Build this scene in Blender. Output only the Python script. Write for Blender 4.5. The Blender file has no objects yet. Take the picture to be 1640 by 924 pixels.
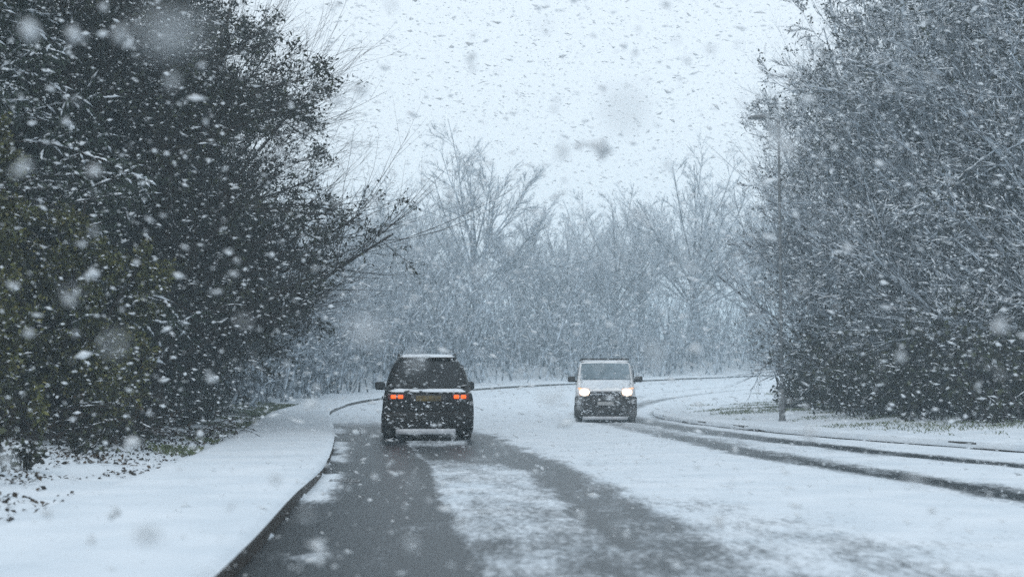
import bpy, bmesh, math, random
import numpy as np
from mathutils import Vector, Matrix

S = bpy.context.scene
COL = S.collection
R = math.radians

# ------------------------------------------------------------------ camera
cam_d = bpy.data.cameras.new('camera')
cam_d.lens = 50.0
cam_d.sensor_width = 36.0
cam_d.clip_start = 0.05
cam_d.clip_end = 3000
cam_d.dof.use_dof = True
cam_d.dof.focus_distance = 33.0
cam_d.dof.aperture_fstop = 1.5
cam_d.dof.aperture_blades = 0
cam = bpy.data.objects.new('camera', cam_d)
COL.objects.link(cam)
cam.location = (0, 0, 1.3)
cam.rotation_euler = (R(90 + 3.72), 0, 0)
S.camera = cam

# ------------------------------------------------------------------ sky and light
SUN_EL, SUN_AZ = 38.0, 200.0
world = bpy.data.worlds.new('World')
S.world = world
world.use_nodes = True
wt = world.node_tree
wt.nodes.clear()
w_out = wt.nodes.new('ShaderNodeOutputWorld')
w_bg = wt.nodes.new('ShaderNodeBackground')
w_sky = wt.nodes.new('ShaderNodeTexSky')
w_sky.sky_type = 'NISHITA'
w_sky.sun_disc = False
w_sky.sun_elevation = R(SUN_EL)
w_sky.sun_rotation = R(SUN_AZ)
w_sky.air_density = 1.0
w_sky.dust_density = 4.0
w_mix = wt.nodes.new('ShaderNodeMixRGB')          # thick snow cloud in front of the clear sky
w_mix.inputs[0].default_value = 0.94
w_mix.inputs[2].default_value = (8.6, 9.55, 10.4, 1)
wt.links.new(w_sky.outputs[0], w_mix.inputs[1])
wt.links.new(w_mix.outputs[0], w_bg.inputs[0])
w_bg.inputs[1].default_value = 0.112
wt.links.new(w_bg.outputs[0], w_out.inputs[0])

sun_d = bpy.data.lights.new('sun', 'SUN')
sun_d.energy = 0.8
sun_d.angle = R(40)
sun_d.color = (1.0, 0.97, 0.93)
sun = bpy.data.objects.new('sun', sun_d)
COL.objects.link(sun)
sun.rotation_euler = (R(90 - SUN_EL), 0, R(180 - SUN_AZ))

S.view_settings.view_transform = 'Standard'
S.view_settings.look = 'None'
S.view_settings.gamma = 1.0
S.view_settings.exposure = 0.0
S.view_settings.use_curve_mapping = False
S.render.engine = 'CYCLES'
cy = S.cycles
cy.volume_bounces = 1
cy.max_bounces = 4
cy.diffuse_bounces = 2
cy.glossy_bounces = 2
cy.transmission_bounces = 3
cy.transparent_max_bounces = 6
cy.use_light_tree = False
cy.debug_use_spatial_splits = True
cy.use_denoising = False
S.render.filter_size = 1.7

# ------------------------------------------------------------------ helpers
def link(o, parent=None):
    COL.objects.link(o)
    if parent is not None:
        o.parent = parent
    return o

def tag(o, label=None, cat=None, group=None, kind=None):
    if label: o['label'] = label
    if cat: o['category'] = cat
    if group: o['group'] = group
    if kind: o['kind'] = kind
    return o

def empty(name, loc=(0, 0, 0), rz=0.0, sc=None):
    o = bpy.data.objects.new(name, None)
    link(o)
    o.location = loc
    o.rotation_euler = (0, 0, rz)
    if sc is not None:
        o.scale = sc
    return o

def mesh_np(name, V, F, mat=None, smooth=False):
    """V (n,3); F list of int arrays (m,k)"""
    V = np.asarray(V, dtype=np.float32)
    me = bpy.data.meshes.new(name)
    me.vertices.add(len(V))
    me.vertices.foreach_set('co', V.ravel())
    Fs = [np.asarray(f, dtype=np.int32) for f in (F if isinstance(F, list) else [F]) if len(f)]
    nl = sum(f.size for f in Fs)
    npoly = sum(len(f) for f in Fs)
    me.loops.add(nl)
    me.loops.foreach_set('vertex_index', np.concatenate([f.ravel() for f in Fs]))
    me.polygons.add(npoly)
    st, tot, a = [], [], 0
    for f in Fs:
        k = f.shape[1]
        st.append(a + np.arange(len(f)) * k)
        tot.append(np.full(len(f), k))
        a += f.size
    me.polygons.foreach_set('loop_start', np.concatenate(st).astype(np.int32))
    me.polygons.foreach_set('loop_total', np.concatenate(tot).astype(np.int32))
    if smooth:
        me.polygons.foreach_set('use_smooth', np.ones(npoly, dtype=bool))
    me.update(calc_edges=True)
    if mat is not None:
        me.materials.append(mat)
    return me

def obj(name, me, parent=None, loc=None):
    o = bpy.data.objects.new(name, me)
    link(o, parent)
    if loc is not None:
        o.location = loc
    return o

def bm_obj(name, bm, mat, parent=None, smooth=False, bevel=0.0, sub=0):
    me = bpy.data.meshes.new(name)
    bmesh.ops.recalc_face_normals(bm, faces=bm.faces)
    if bevel > 0:
        bmesh.ops.bevel(bm, geom=list(bm.edges), offset=bevel, segments=2, affect='EDGES', profile=0.5)
    bm.to_mesh(me)
    bm.free()
    if smooth:
        for p in me.polygons: p.use_smooth = True
    me.materials.append(mat)
    o = obj(name, me, parent)
    if sub:
        m = o.modifiers.new('subdivision', 'SUBSURF')
        m.levels = sub
        m.render_levels = sub
    return o

def box_bm(cx, cy_, cz, sx, sy, sz, bm=None):
    bm = bm or bmesh.new()
    g = bmesh.ops.create_cube(bm, size=1.0)
    for v in g['verts']:
        v.co = Vector((cx + v.co.x * sx, cy_ + v.co.y * sy, cz + v.co.z * sz))
    return bm

def copy_tree(o, parent=None):
    c = o.copy()
    link(c, parent)
    for ch in o.children:
        copy_tree(ch, c)
    return c

# value noise
_rs = np.random.RandomState(5)
_NT = _rs.rand(257, 257)
def vnoise(x, y, sc=1.0):
    x = np.asarray(x, dtype=float) / sc + 1000.3
    y = np.asarray(y, dtype=float) / sc + 1000.7
    xi = np.floor(x).astype(int); yi = np.floor(y).astype(int)
    fx = x - xi; fy = y - yi
    fx = fx * fx * (3 - 2 * fx); fy = fy * fy * (3 - 2 * fy)
    xi %= 256; yi %= 256
    a = _NT[xi, yi]; b = _NT[xi + 1, yi]; c = _NT[xi, yi + 1]; d = _NT[xi + 1, yi + 1]
    return (a * (1 - fx) + b * fx) * (1 - fy) + (c * (1 - fx) + d * fx) * fy
def fbm(x, y, sc=1.0, o=3):
    r = 0.0; a = 0.5; t = 0.0
    for i in range(o):
        r = r + a * vnoise(np.asarray(x) + 37 * i, np.asarray(y) - 91 * i, sc)
        t += a; a *= 0.5; sc *= 0.5
    return r / t
def sstep(a, b, x):
    t = np.clip((x - a) / (b - a), 0, 1)
    return t * t * (3 - 2 * t)

# ------------------------------------------------------------------ materials
def new_mat(name):
    m = bpy.data.materials.new(name)
    m.use_nodes = True
    nt = m.node_tree
    return m, nt, nt.nodes['Principled BSDF'], nt.links

def noise_mat(name, c1, c2, scale=8.0, rough=0.7, detail=4, bump=0.0, lo=0.35, hi=0.65, spec=0.5, metallic=0.0, bscale=None):
    m, nt, p, L = new_mat(name)
    tc = nt.nodes.new('ShaderNodeTexCoord')
    n = nt.nodes.new('ShaderNodeTexNoise')
    n.inputs['Scale'].default_value = scale
    n.inputs['Detail'].default_value = detail
    L.new(tc.outputs['Object'], n.inputs['Vector'])
    r = nt.nodes.new('ShaderNodeValToRGB')
    r.color_ramp.elements[0].position = lo
    r.color_ramp.elements[1].position = hi
    r.color_ramp.elements[0].color = (*c1, 1)
    r.color_ramp.elements[1].color = (*c2, 1)
    L.new(n.outputs['Fac'], r.inputs[0])
    L.new(r.outputs[0], p.inputs['Base Color'])
    p.inputs['Roughness'].default_value = rough
    p.inputs['Metallic'].default_value = metallic
    p.inputs['Specular IOR Level'].default_value = spec
    if bump:
        n2 = nt.nodes.new('ShaderNodeTexNoise')
        n2.inputs['Scale'].default_value = bscale or scale * 3
        n2.inputs['Detail'].default_value = 5
        L.new(tc.outputs['Object'], n2.inputs['Vector'])
        b = nt.nodes.new('ShaderNodeBump')
        b.inputs['Strength'].default_value = 1.0
        b.inputs['Distance'].default_value = bump
        L.new(n2.outputs['Fac'], b.inputs['Height'])
        L.new(b.outputs[0], p.inputs['Normal'])
    return m

def leaf_mat(name, cols, rough=0.6, spec=0.2):
    """colour varies from leaf to leaf (one random value per mesh island)"""
    m, nt, p, L = new_mat(name)
    g = nt.nodes.new('ShaderNodeNewGeometry')
    r = nt.nodes.new('ShaderNodeValToRGB')
    while len(r.color_ramp.elements) < len(cols):
        r.color_ramp.elements.new(0.5)
    for i, (pos, c) in enumerate(cols):
        r.color_ramp.elements[i].position = pos
        r.color_ramp.elements[i].color = (*c, 1)
    L.new(g.outputs['Random Per Island'], r.inputs[0])
    L.new(r.outputs[0], p.inputs['Base Color'])
    p.inputs['Roughness'].default_value = rough
    p.inputs['Specular IOR Level'].default_value = spec
    return m

M = {}
M['snow'] = noise_mat('snow', (0.66, 0.72, 0.78), (0.78, 0.82, 0.86), scale=1.5, rough=0.85, bump=0.02, bscale=9, spec=0.2)
M['flake'] = noise_mat('snowflake', (0.84, 0.88, 0.91), (0.90, 0.92, 0.94), scale=3, rough=0.9, spec=0.1)
def flake_mat():
    m = M['flake']; nt = m.node_tree
    p = nt.nodes['Principled BSDF']; out = nt.nodes['Material Output']
    tr = nt.nodes.new('ShaderNodeBsdfTranslucent'); tr.inputs[0].default_value = (0.92, 0.95, 0.97, 1)
    mx = nt.nodes.new('ShaderNodeMixShader'); mx.inputs[0].default_value = 0.5
    ls = nt.nodes.new('ShaderNodeBsdfTransparent')            # lacy clumps: some light slips between the crystals
    m2 = nt.nodes.new('ShaderNodeMixShader'); m2.inputs[0].default_value = 0.22
    nt.links.new(p.outputs[0], mx.inputs[1]); nt.links.new(tr.outputs[0], mx.inputs[2])
    nt.links.new(mx.outputs[0], m2.inputs[1]); nt.links.new(ls.outputs[0], m2.inputs[2]); nt.links.new(m2.outputs[0], out.inputs[0])
flake_mat()
M['bark'] = noise_mat('bark', (0.022, 0.018, 0.015), (0.055, 0.045, 0.038), scale=6, rough=0.9, bump=0.01, spec=0.2)
M['twig'] = noise_mat('twig_bark', (0.022, 0.016, 0.014), (0.05, 0.038, 0.032), scale=2, rough=0.9, spec=0.15)
M['twig_grey'] = noise_mat('grey_twig_bark', (0.03, 0.03, 0.034), (0.07, 0.068, 0.07), scale=2, rough=0.9, spec=0.15)
M['twig_frost_haze'] = noise_mat('snow_haze_twig', (0.13, 0.15, 0.18), (0.70, 0.76, 0.82), scale=2.6, rough=0.9, detail=6, lo=0.30, hi=0.56, spec=0.15)  # clinging snow, plus distance haze painted in as paleness
M['twig_mid'] = noise_mat('snow_haze_scrub_twig', (0.05, 0.062, 0.075), (0.58, 0.65, 0.72), scale=2.6, rough=0.9, detail=6, lo=0.38, hi=0.62, spec=0.15)  # scrub: snow flecks, with some far haze mixed into the colour
M['bark_frost_haze'] = noise_mat('snow_haze_bark', (0.07, 0.075, 0.085), (0.55, 0.61, 0.67), scale=1.6, rough=0.9, detail=6, lo=0.42, hi=0.66, spec=0.15)  # snow streaks; far limbs also lightened in colour to stand in for haze
M['twig_half'] = noise_mat('half_snowed_twig', (0.028, 0.024, 0.022), (0.5, 0.57, 0.64), scale=4.0, rough=0.9, detail=6, lo=0.38, hi=0.54, spec=0.15)
M['leaf_dark'] = leaf_mat('dark_evergreen_leaf', [(0.0, (0.010, 0.010, 0.006)), (0.5, (0.022, 0.02, 0.012)), (0.85, (0.03, 0.036, 0.018)), (1.0, (0.06, 0.07, 0.035))])
M['leaf_green'] = leaf_mat('ivy_leaf', [(0.0, (0.03, 0.026, 0.010)), (0.5, (0.06, 0.062, 0.02)), (0.85, (0.11, 0.12, 0.035)), (1.0, (0.19, 0.17, 0.06))])
M['needle'] = leaf_mat('conifer_needle', [(0.0, (0.012, 0.016, 0.012)), (0.6, (0.026, 0.036, 0.024)), (1.0, (0.05, 0.07, 0.045))])
M['leaf_dead'] = leaf_mat('dead_leaf', [(0.0, (0.012, 0.009, 0.007)), (0.6, (0.03, 0.022, 0.015)), (1.0, (0.07, 0.045, 0.025))], rough=0.8)
M['grass'] = leaf_mat('grass_blade', [(0.0, (0.05, 0.06, 0.025)), (0.5, (0.09, 0.12, 0.05)), (1.0, (0.17, 0.18, 0.09))], rough=0.8)
M['kerb'] = noise_mat('kerb_concrete', (0.016, 0.013, 0.010), (0.045, 0.037, 0.03), scale=7, rough=0.6, bump=0.006)
M['iron'] = noise_mat('cast_iron', (0.04, 0.042, 0.045), (0.3, 0.32, 0.34), scale=12, rough=0.6, metallic=0.2)
M['lamp_steel'] = noise_mat('painted_steel', (0.09, 0.10, 0.105), (0.16, 0.17, 0.18), scale=5, rough=0.55)
M['lamp_glass'] = noise_mat('lamp_glass', (0.3, 0.32, 0.33), (0.4, 0.42, 0.43), scale=5, rough=0.25)
M['black_paint'] = noise_mat('black_car_paint', (0.006, 0.006, 0.006), (0.014, 0.013, 0.012), scale=3.0, rough=0.42, spec=0.22)
M['plastic'] = noise_mat('black_plastic', (0.012, 0.012, 0.013), (0.03, 0.029, 0.028), scale=9, rough=0.6)
M['white_paint'] = noise_mat('white_van_paint', (0.74, 0.76, 0.78), (0.84, 0.85, 0.86), scale=2.2, rough=0.35)
M['glass'] = noise_mat('tinted_glass', (0.008, 0.01, 0.011), (0.014, 0.016, 0.018), scale=2, rough=0.12, spec=0.3)
M['windscreen'] = noise_mat('windscreen_glass', (0.10, 0.15, 0.18), (0.22, 0.29, 0.34), scale=2.5, rough=0.12, spec=0.6)
M['rubber'] = noise_mat('tyre_rubber', (0.012, 0.012, 0.012), (0.03, 0.029, 0.028), scale=20, rough=0.85)
M['rim'] = noise_mat('dark_alloy', (0.05, 0.05, 0.055), (0.12, 0.12, 0.125), scale=10, rough=0.4, metallic=0.7)
M['skid'] = noise_mat('silver_trim', (0.36, 0.38, 0.41), (0.55, 0.57, 0.6), scale=6, rough=0.5, metallic=0.2)
M['plate_yellow'] = noise_mat('dirty_yellow_plate', (0.05, 0.036, 0.012), (0.16, 0.115, 0.03), scale=9, rough=0.6)
M['plate_white'] = noise_mat('dirty_white_plate', (0.2, 0.2, 0.2), (0.45, 0.46, 0.46), scale=9, rough=0.6)
M['red_lens'] = noise_mat('red_lens', (0.05, 0.004, 0.003), (0.09, 0.008, 0.006), scale=9, rough=0.25)
M['orange_lens'] = noise_mat('amber_lens', (0.45, 0.16, 0.06), (0.6, 0.22, 0.08), scale=9, rough=0.3)
M['chrome'] = noise_mat('lamp_reflector', (0.4, 0.4, 0.42), (0.6, 0.6, 0.62), scale=9, rough=0.3, metallic=0.6)
def emit_mat(name, base, col, st):
    m, nt, p, L = new_mat(name)
    p.inputs['Base Color'].default_value = (*base, 1)
    p.inputs['Emission Color'].default_value = (*col, 1)
    p.inputs['Emission Strength'].default_value = st
    p.inputs['Roughness'].default_value = 0.3
    return m
M['tail_lit'] = emit_mat('lit_tail_lamp', (0.3, 0.02, 0.01), (1.0, 0.105, 0.0), 1.8)
M['head_lit'] = emit_mat('lit_headlamp', (0.8, 0.8, 0.8), (1.0, 0.82, 0.62), 5.0)
M['glowing_reflector'] = emit_mat('glowing_reflector', (0.5, 0.4, 0.35), (1.0, 0.5, 0.3), 0.55)  # housing glows by itself, standing in for bulb light thrown on it
M['side_lit'] = emit_mat('lit_side_lamp', (0.8, 0.4, 0.2), (1.0, 0.42, 0.2), 1.1)

# ground: snow over soil, the share of snow held per vertex
def cover_mat(name, dark1, dark2, rough_dark, streak=None, nscale=3.0, fine=22.0, gain=0.75):
    m, nt, p, L = new_mat(name)
    N = nt.nodes.new
    at = N('ShaderNodeAttribute'); at.attribute_name = 'cover'
    tc = N('ShaderNodeTexCoord')
    mp = N('ShaderNodeMapping')
    if streak: mp.inputs['Scale'].default_value = streak
    L.new(tc.outputs['Object'], mp.inputs['Vector'])
    n1 = N('ShaderNodeTexNoise'); n1.inputs['Scale'].default_value = nscale; n1.inputs['Detail'].default_value = 6; n1.inputs['Roughness'].default_value = 0.7
    n2 = N('ShaderNodeTexNoise'); n2.inputs['Scale'].default_value = fine; n2.inputs['Detail'].default_value = 4; n2.inputs['Roughness'].default_value = 0.75
    L.new(mp.outputs[0], n1.inputs['Vector']); L.new(mp.outputs[0], n2.inputs['Vector'])
    ad = N('ShaderNodeMath'); ad.operation = 'ADD'
    L.new(n1.outputs['Fac'], ad.inputs[0]); L.new(n2.outputs['Fac'], ad.inputs[1])
    sc = N('ShaderNodeMath'); sc.operation = 'MULTIPLY_ADD'
    L.new(ad.outputs[0], sc.inputs[0]); sc.inputs[1].default_value = gain; sc.inputs[2].default_value = -gain
    su = N('ShaderNodeMath'); su.operation = 'ADD'
    L.new(at.outputs['Fac'], su.inputs[0]); L.new(sc.outputs[0], su.inputs[1])
    mr = N('ShaderNodeMapRange'); mr.interpolation_type = 'SMOOTHSTEP'
    mr.inputs['From Min'].default_value = 0.2; mr.inputs['From Max'].default_value = 0.8
    L.new(su.outputs[0], mr.inputs['Value'])
    # dark ground
    n3 = N('ShaderNodeTexNoise'); n3.inputs['Scale'].default_value = 40; n3.inputs['Detail'].default_value = 5
    L.new(tc.outputs['Object'], n3.inputs['Vector'])
    r3 = N('ShaderNodeValToRGB'); r3.color_ramp.elements[0].position = .3; r3.color_ramp.elements[1].position = .7
    r3.color_ramp.elements[0].color = (*dark1, 1); r3.color_ramp.elements[1].color = (*dark2, 1)
    L.new(n3.outputs['Fac'], r3.inputs[0])
    n4 = N('ShaderNodeTexNoise'); n4.inputs['Scale'].default_value = 1.1; n4.inputs['Detail'].default_value = 5
    L.new(tc.outputs['Object'], n4.inputs['Vector'])
    r4 = N('ShaderNodeValToRGB'); r4.color_ramp.elements[0].position = .3; r4.color_ramp.elements[1].position = .7
    r4.color_ramp.elements[0].color = (0.58, 0.645, 0.705, 1); r4.color_ramp.elements[1].color = (0.70, 0.75, 0.80, 1)
    L.new(n4.outputs['Fac'], r4.inputs[0])
    mx = N('ShaderNodeMixRGB')
    L.new(mr.outputs[0], mx.inputs[0]); L.new(r3.outputs[0], mx.inputs[1]); L.new(r4.outputs[0], mx.inputs[2])
    L.new(mx.outputs[0], p.inputs['Base Color'])
    rr = N('ShaderNodeMapRange'); rr.inputs['To Min'].default_value = rough_dark; rr.inputs['To Max'].default_value = 0.85
    L.new(mr.outputs[0], rr.inputs['Value'])
    L.new(rr.outputs[0], p.inputs['Roughness'])
    p.inputs['Specular IOR Level'].default_value = 0.15
    ba = N('ShaderNodeMath'); ba.operation = 'MULTIPLY_ADD'
    L.new(mr.outputs[0], ba.inputs[0]); ba.inputs[1].default_value = 1.0
    L.new(n2.outputs['Fac'], ba.inputs[2])
    b = N('ShaderNodeBump'); b.inputs['Strength'].default_value = 0.8; b.inputs['Distance'].default_value = 0.012
    L.new(ba.outputs[0], b.inputs['Height'])
    L.new(b.outputs[0], p.inputs['Normal'])
    return m
M['road'] = cover_mat('slushy_asphalt', (0.012, 0.017, 0.02), (0.034, 0.043, 0.05), 0.32, streak=(1.0, 0.35, 1.0), nscale=2.2, fine=16, gain=0.95)
M['ground'] = cover_mat('snowy_ground', (0.02, 0.017, 0.012), (0.055, 0.05, 0.03), 0.9, nscale=1.6, fine=14, gain=0.6)
M['paving'] = cover_mat('snowy_paving', (0.06, 0.06, 0.06), (0.1, 0.1, 0.1), 0.7, nscale=1.2, fine=9, gain=0.3)

# ------------------------------------------------------------------ road course
PAIRS = [((-0.5, -20), (15.5, -16)), ((-0.85, -10), (14.8, -5)), ((-1.28, 0), (14.0, 5)), ((-1.84, 9.4), (12.6, 14)), ((-2.2, 14.1), (11.0, 20)),
         ((-2.74, 21.1), (9.3, 26)), ((-3.86, 31), (6.95, 34)), ((-5.33, 42.3), (5.5, 43)), ((-6.9, 54), (5.2, 51)),
         ((-7.6, 63), (5.8, 58)), ((-7.3, 71), (6.9, 65)), ((-5.0, 81), (9.2, 74)), ((0, 92), (14.3, 85.5)),
         ((10, 106), (22.5, 97)), ((21, 119), (33, 108)), ((45, 143), (55, 131)), ((90, 182), (98, 168)), ((150, 225), (157, 210))]
def catmull(P, n):
    P = np.array(P, dtype=float)
    P = np.vstack([2 * P[0] - P[1], P, 2 * P[-1] - P[-2]])
    out = []
    for i in range(1, len(P) - 2):
        t = np.linspace(0, 1, n, endpoint=False)[:, None]
        p0, p1, p2, p3 = P[i - 1], P[i], P[i + 1], P[i + 2]
        out.append(0.5 * (2 * p1 + (p2 - p0) * t + (2 * p0 - 5 * p1 + 4 * p2 - p3) * t ** 2 + (3 * p1 - p0 - 3 * p2 + p3) * t ** 3))
    out.append(P[-2][None])
    return np.vstack(out)
NS = 32
LK = catmull([a for a, b in PAIRS], NS)
RK = catmull([b for a, b in PAIRS], NS)

def rise(y):
    y = np.asarray(y, dtype=float)
    t = np.clip(y - 58, 0, None)
    z = 0.031 * (np.sqrt(t * t + 64) - 8)
    return np.where(y > 200, z * 0 + 0.031 * (np.sqrt((200 - 58) ** 2 + 64) - 8) + 0.008 * (y - 200), z)

def seg_dist(px, py, poly):
    """distance to polyline, and index of nearest vertex (fine polyline)"""
    d = np.full(px.shape, 1e9); idx = np.zeros(px.shape, dtype=int)
    P = poly
    for i in range(len(P) - 1):
        a = P[i]; b = P[i + 1]
        ab = b - a; L2 = max(ab @ ab, 1e-12)
        t = np.clip(((px - a[0]) * ab[0] + (py - a[1]) * ab[1]) / L2, 0, 1)
        dd = (px - a[0] - t * ab[0]) ** 2 + (py - a[1] - t * ab[1]) ** 2
        m = dd < d
        d[m] = dd[m]; idx[m] = i
    return np.sqrt(d), idx
LKc = LK[::8]; RKc = RK[::8]
def side(px, py, poly, idx):
    a = poly[idx]; b = poly[np.minimum(idx + 1, len(poly) - 1)]
    return (b[..., 0] - a[..., 0]) * (py - a[..., 1]) - (b[..., 1] - a[..., 1]) * (px - a[..., 0])
def road_rel(px, py):
    """signed offsets: dl > 0 outside left kerb, dr > 0 outside right kerb"""
    px = np.asarray(px, dtype=float); py = np.asarray(py, dtype=float)
    dl, il = seg_dist(px, py, LKc); dr, ir = seg_dist(px, py, RKc)
    sl = np.sign(side(px, py, LKc, il)); sr = -np.sign(side(px, py, RKc, ir))
    return dl * sl, dr * sr

def ground_z(px, py, dl, dr):
    b = rise(py)
    z = np.where((dl < 0.03) & (dr < 0.03), b - 0.22, b)
    # left bank, right verge
    zl = 0.09 + 0.95 * sstep(2.2, 9.0, dl) + 1.6 * sstep(9, 40, dl) + 0.26 * (fbm(px, py, 1.5) - 0.5) * sstep(2.0, 3.2, dl)
    zr = 0.09 + 0.22 * sstep(0.8, 6.0, dr) + 0.9 * sstep(6, 30, dr) + 0.08 * (fbm(px, py, 1.8) - 0.5) * sstep(1.0, 2.0, dr)
    z = np.where(dl >= 0.03, b + zl, z)
    z = np.where((dl < 0.03) & (dr >= 0.03), b + zr, z)
    return z
def gz(x, y):
    x = np.atleast_1d(np.asarray(x, float)); y = np.atleast_1d(np.asarray(y, float))
    dl, dr = road_rel(x, y)
    return ground_z(x, y, dl, dr)

# ground sheet, fine near the road, coarse far away
def axis(segs):
    out = [segs[0][0]]
    for a, b, st in segs:
        n = max(1, int(round((b - a) / st)))
        out += list(np.linspace(a, b, n + 1)[1:])
    return np.array(out)
gx = axis([(-420, -60, 20), (-60, -22, 2), (-22, 24, 0.28), (24, 70, 2), (70, 420, 20)])
gy = axis([(-60, 4, 4), (4, 60, 0.4), (60, 140, 1.0), (140, 260, 6), (260, 640, 30)])
GX, GY = np.meshgrid(gx, gy)
DL, DR = road_rel(GX, GY)
GZ = ground_z(GX, GY, DL, DR)
cov = np.ones_like(GX)
litter = sstep(2.9, 6.8, DL + 3.0 * (fbm(GX, GY, 2.5) - 0.5))
cov = np.where(DL > 0, 0.98 - 0.95 * litter, cov)
cov = np.where((DL > 0) & (GY > 78), np.maximum(cov, 0.62), cov)
grassy = sstep(0.6, 5, DR) * (0.25 + 0.5 * fbm(GX, GY, 2.2))
cov = np.where(DR > 0, 0.98 - 0.28 * grassy - 0.35 * sstep(5, 9, DR), cov)
ny, nx = GX.shape
V = np.stack([GX, GY, GZ], -1).reshape(-1, 3)
ii = (np.arange(ny - 1)[:, None] * nx + np.arange(nx - 1)[None, :]).ravel()
F = np.stack([ii, ii + 1, ii + nx + 1, ii + nx], -1)
me = mesh_np('ground', V, [F], M['ground'], smooth=True)
me.attributes.new('cover', 'FLOAT', 'POINT').data.foreach_set('value', cov.ravel().astype(np.float32))
tag(obj('ground', me), kind='structure')

# carriageway
TR1 = np.array([(9.3, 14), (8.5, 18), (7.8, 21.8), (6.8, 25.7), (6.3, 29), (5.35, 34), (4.5, 41), (4.1, 48), (4.3, 56), (5.4, 64), (7.8, 74), (12.9, 86), (21, 98.5), (31.5, 110), (53.5, 133)])
TR2 = np.array([(6.2, 8), (6.0, 12), (5.75, 15.9), (5.2, 20.1), (4.76, 22.6), (4.2, 26.9), (3.6, 37), (3.1, 45), (2.7, 53), (3.4, 63), (5.8, 75), (10.6, 88), (18.9, 101), (29, 112.5), (51, 136)])
TR1 = catmull(TR1, 8); TR2 = catmull(TR2, 8)
sv = np.concatenate([np.linspace(0, 0.4, 60, endpoint=False), np.linspace(0.4, 1, 62)])
RX = LK[:, None, 0] * (1 - sv) + RK[:, None, 0] * sv
RY = LK[:, None, 1] * (1 - sv) + RK[:, None, 1] * sv
dLk, _ = seg_dist(RX, RY, LKc)
dRk, _ = seg_dist(RX, RY, RKc)
d1, _ = seg_dist(RX, RY, TR1)
d2, _ = seg_dist(RX, RY, TR2)
wob = (fbm(RX, RY * 0.25, 1.0) - 0.5)
wob2 = (fbm(RX * 3, RY * 0.8, 1.0) - 0.5)
u = dLk + 0.22 * wob + 0.10 * (fbm(RX * 2.5, RY * 0.9, 0.5) - 0.5)
c = np.full(RX.shape, 0.98)
near = 1 - sstep(34, 52, RY)                                   # our lane is worn wet as far as the dark car
edge = 1.50
# wet left wheel path
wetl = (1 - sstep(edge - 0.05, edge + 0.10, u))
c = c - near * wetl * (0.97 + 0.3 * wob2)
c = c + near * wetl * (0.13 * np.exp(-((u - 0.95) / 0.16) ** 2) + 0.12 * sstep(.5, .75, fbm(RX * 1.4, RY * 0.3, 0.8))) * (0.3 + 1.2 * fbm(RX * 2, RY * 0.4, 0.7))
# slush between the wheels
mid = sstep(edge - 0.05, edge + 0.10, u) * (1 - sstep(2.75, 3.05, u))
c = c - near * mid * (0.36 + 0.20 * (1 - sstep(8, 19, RY)) + 0.25 * wob2)
# right wheel path
wr = sstep(2.70, 3.0, u + 0.2 * wob2) * (1 - sstep(3.45, 3.95, u + 0.5 * wob2))
c = c - near * wr * (0.70 - 0.16 * (1 - sstep(8, 16, RY)))
# broken slush right of it
sl = sstep(3.5, 3.9, u) * (1 - sstep(4.3, 5.6, u))
c = c - near * sl * (0.14 + 0.16 * (1 - sstep(10, 20, RY)) + 0.3 * wob2)
# snow thinned between the wheel paths just behind the dark car
c = c - 0.55 * np.exp(-((RY - 26.0) / 3.2) ** 2) * sstep(1.5, 1.7, u) * (1 - sstep(2.6, 3.4, u))
# snow pushed into the gutter here and there
c = c + 0.75 * (1 - sstep(0.1, 0.55, dLk)) * sstep(0.5, 0.62, fbm(RX * 0.6, RY * 0.25, 1.0)) * near
c = c + (0.42 + 0.9 * wob2) * np.exp(-((RX + 1.5) / 0.30) ** 2 - ((RY - 10.6) / 0.4) ** 2)
# thin snow beyond
thin = sstep(44, 60, RY)
c = c - thin * (0.20 * np.exp(-((dLk - 2.2) / 0.9) ** 2) + 0.16 * np.exp(-((dLk - 4.4) / 0.6) ** 2))
# oncoming wheel paths
c = c - (0.78 + 1.2 * wob2) * np.exp(-((d1 + 0.7 * wob2) / 0.50) ** 2) * (1 - 0.55 * sstep(34, 60, RY))
c = c - (0.86 + 1.0 * wob2) * np.exp(-((d2 + 0.6 * wob2) / 0.52) ** 2) * (1 - 0.62 * sstep(24, 40, RY))
c = c - 0.28 * np.exp(-((d1 + d2 - 1.9) / 0.8) ** 2) * (d1 < 2.2)
# dirty kerb line on the right
c = c - 0.55 * np.exp(-(dRk / 0.25) ** 2) * (RY < 62) * (0.4 + 1.2 * fbm(RX, RY, 1.2))
# greyer nearest the camera
c = c - 0.20 * (1 - sstep(10, 17, RY)) * sstep(3.9, 4.8, u) * (1 - np.exp(-(d2 / 1.2) ** 2))
c = np.clip(c, 0, 1)
RZ = rise(RY) + 0.016 * sstep(0.1, 1.0, c) + 0.014 * (fbm(RX, RY, 0.7) - 0.5) + 0.02 * (1 - np.exp(-(dLk / 0.6) ** 2)) * 0
n0, n1 = RX.shape
V = np.stack([RX, RY, RZ], -1).reshape(-1, 3)
ii = (np.arange(n0 - 1)[:, None] * n1 + np.arange(n1 - 1)[None, :]).ravel()
F = np.stack([ii, ii + 1, ii + n1 + 1, ii + n1], -1)
me = mesh_np('road', V, [F], M['road'], smooth=True)
me.attributes.new('cover', 'FLOAT', 'POINT').data.foreach_set('value', c.ravel().astype(np.float32))
tag(obj('road', me), kind='structure')

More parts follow.
